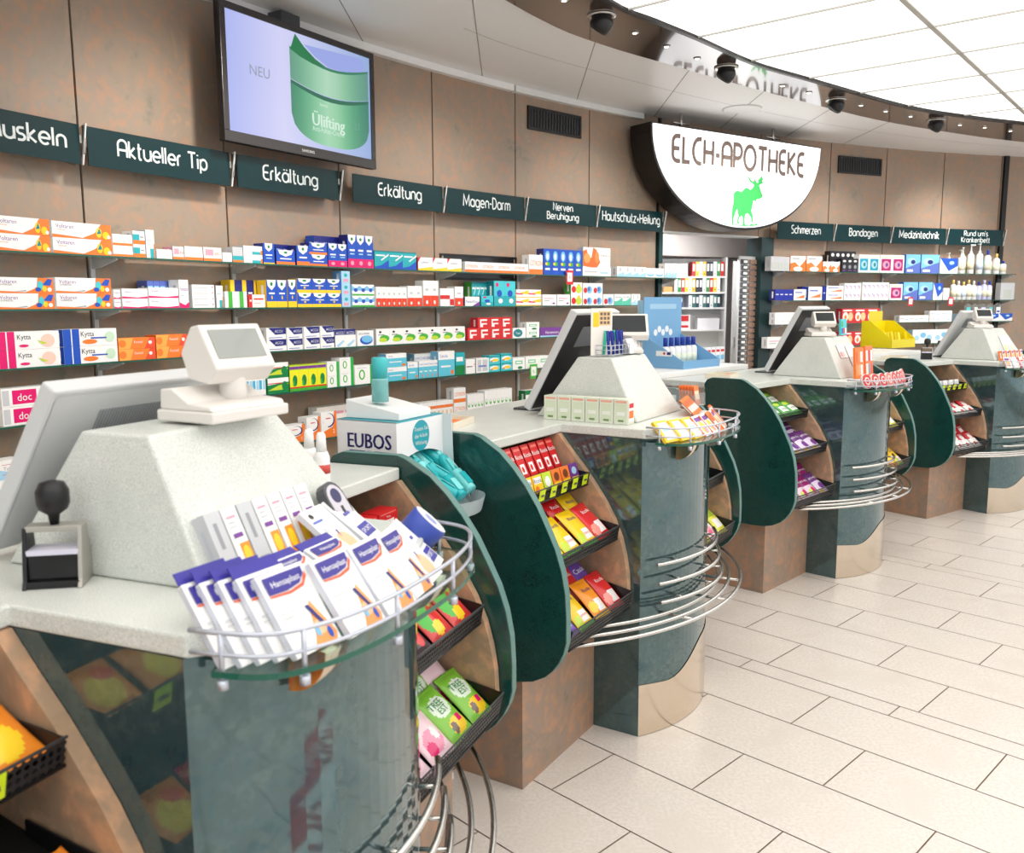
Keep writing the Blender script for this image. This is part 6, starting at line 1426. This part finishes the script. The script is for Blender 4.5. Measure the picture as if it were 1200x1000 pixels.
def flyer(i,a,b,z,w,h,rz,lean,cols,label,grp=None,name='leaflet_pack',t=.012):
    m=MB(); m.box(0,0,0,w,t,h,colk(cols[0])); n=len(cols)-1
    for k in range(n):
        m.box(w*(.08+.3*(k%3)),-.0006,h*(.1+.42*(k//3)),w*(.34+.3*(k%3)),-.0001,h*(.44+.42*(k//3)),colk(cols[k+1]))
    o=m.build(name,None); o.matrix_world=cframe(i)@T(a,-b,z)@RZ(rz)@RX(-lean); return tag(o,label,'leaflets',grp)
flyer(2,.19,-.02,1.0555,.10,.165,0,.08,['o',(250,150,90),(250,170,120),'w',(240,100,40),(250,140,70),'w'],'tall orange leaflet pack left of the two in front of the third hood')
flyer(2,.30,-.01,1.0555,.10,.17,0,.08,[(250,120,60),'w','e',(240,90,50),'w','r','w'],'tall orange and red leaflet pack right of the two in front of the third hood')
flyer(2,.24,-.078-.105*.492+.006,1.16,.09,.08,0,.457,['w',(236,150,150),(236,200,200)],'white note with pink print taped on the third hood',t=.002)
flyer(2,.345,-.078-.06*.492+.006,1.115,.10,.12,0,.457,['w','d','l'],'white paper lying against the third hood',t=.002)
flyer(2,.40,-.20,1.277,.10,.09,.1,.05,['c','b','r','w','g'],'colourful card standing on the third hood')
for q in range(4): put_box('redpictures',.12,.05,.05,2,.46,-.26,1.056+.0515*q,-.2,'red tea box stacked beside the third hood, %s from the bottom'%O_[q],0,grp='red boxes beside the third hood')
# ---- farthest counter
flyer(3,.32,-.078-.05*.492+.006,1.105,.14,.13,0,.457,['w',(240,236,150),'d',(246,240,190)],'white and pale yellow notice on the farthest hood',t=.002)
for q in range(9):
    kd=['sachetm','plainwhite','redletters'][q%3]; a=.03+q*.063; b=.12-(abs(a-.3)/.3)**2*.06
    put_box(kd,.06,.01,.08,3,a,b,Z0+.002,-.2+.06*q,'small white and red pack in the farthest tray, %s from the left'%O_[q],.5,grp='small packs in the farthest tray')
for q in range(5): put_box('sachetm',.06,.03,.07,3,.2+q*.065,-.045,1.0555,.2,'pink and white sachet box in front of the farthest hood, %s from the left'%O_[q],.2,grp='sachet boxes before the farthest hood')

# ---- blue counter display behind the third counter
def blue_display():
    o=thing('counter_display','pale blue cardboard display with tall back card behind the third counter','display',cpos(2,-.17,-1.14,1.0855),crot(2))
    bl=C(120,172,214); lb=C(160,200,228)
    # local x along e1, y inward; front towards -y
    m=MB(); m.box(0,0,0,.40,.006,.41,bl); m.box(.06,-.0006,.34,.34,-.0001,.37,lb); m.build('back_card',o)
    m=MB()
    for x in (0,.394): m.prism([(0,0),(0,.19),(-.27,.045),(-.27,0)],x,x+.006,'x',bl)
    m.box(0,-.276,0,.40,-.27,.045,bl); m.box(0.006,-.27,0,.394,0,.004,lb); m.build('tray',o)
    m=MB(); m.box(-.0008,-.2,.07,-.0002,-.09,.10,C(236,236,236)); m.box(-.0014,-.15,.078,-.0009,-.142,.094,colk('r')); m.box(-.0014,-.154,.083,-.0009,-.138,.089,colk('r')); m.box(-.0014,-.19,.078,-.0009,-.165,.094,colk('n')); m.build('side_label',o)
    # white figures on the card
    m=MB()
    for k in range(5): m.lathe([(.001,0),(.02,0),(.02,.001)],C(240,244,248),14,T(.12+.04*k,-.001,.20+.02*(k%2))@RX(PI/2))
    m.build('card_picture',o)
    for q in range(6):
        x=-.17+.05+.06*q; p=cpos(2,x,-1.14+.12,1.090)
        bottle(p,.024,.17,.3,PW,PB,'cap','white bottle with dark blue cap in the blue display, %s from the left'%O_[q],'white bottles in the blue display',.5)
    for q in range(5):
        m=MB(); m.box(0,0,0,.05,.03,.10,C(238,240,244)); m.box(.005,-.0005,.02,.045,-.0001,.05,colk('L')); m.box(.005,-.0005,.07,.045,-.0001,.085,colk('r'))
        b=m.build('dental_box',None,cpos(2,.25+.055*q,-1.0,1.0858),(0,0,crot(2))); tag(b,'white box with pale blue print beside the blue display, %s from the left'%O_[q],'box','white boxes beside the blue display') if q<0 else tag(b,'white box with pale blue print beside the blue display, %s from the left'%O_[q],'box','white boxes beside the blue display')
blue_display()
for q in range(3): single_box('lowwhite' if q<1 else 'wavelight',.2,.1,.13-.0*q,cpos(2,.12,-1.2,1.0858+.1315*q)+Vector((.0,.12,0)),crot(2),'white pale-blue printed carton in the stack behind the blue display, %s from the bottom'%O_[q])
def yellow_display():
    o=thing('counter_display','bright yellow cardboard display box behind the third counter','display',cpos(3,.60,-1.13,1.0855),crot(3)); ye=C(246,226,20)
    m=MB(); w=.36; d=.28
    m.box(0,0,0,w,.004,.07,ye); m.box(0,d-.004,0,w,d,.22,ye); m.box(.004,.004,0,w-.004,d-.004,.004,ye)
    for x in (0,w-.004): m.prism([(0,0),(d,0),(d,.22),(d-.08,.22),(0,.07)],x,x+.004,'x',ye)
    m.build('box',o); m=MB(); m.box(.1,d-.006,.2205,.3,d-.002,.30,C(240,214,30)); m.build('header_card',o)
    for q in range(10):
        m=MB(); m.box(0,0,0,.03,.02,.12,C(236,214,30) if q%2 else C(244,232,60)); m.box(.004,-.0005,.03,.026,-.0001,.06,C(200,190,120))
        b=m.build('sachet_box',None); b.matrix_world=cframe(3)@T(.60+.02+.034*q,1.13+.06+.05*(q%3),1.092)@RX(-.2); tag(b,'slim yellow pack in the yellow display, %s from the left'%O_[q],'pack','yellow packs in the yellow display')
yellow_display()

# floor sticker in front of the nearest counter (its mirror image shows in the glossy column)
m=MB(); m.box(-.47,-.19,.0005,.47,.19,.002,M_WHITE); m.box(-.47,-.19,.0021,.47,-.03,.0024,C(196,30,60)); m.text('Bitte Abstand',M_WHITE,T(0,-.11,.0028),.07,.8); m.text('Diskretion',C(196,30,60),T(0,.075,.0027),.13,.86,bold=True)
o=m.build('floor_sticker',None,(1.16,1.22,0),(0,0,math.radians(27))); tag(o,'red and white floor sticker in front of the nearest counter, mirrored in its column','floor sticker')
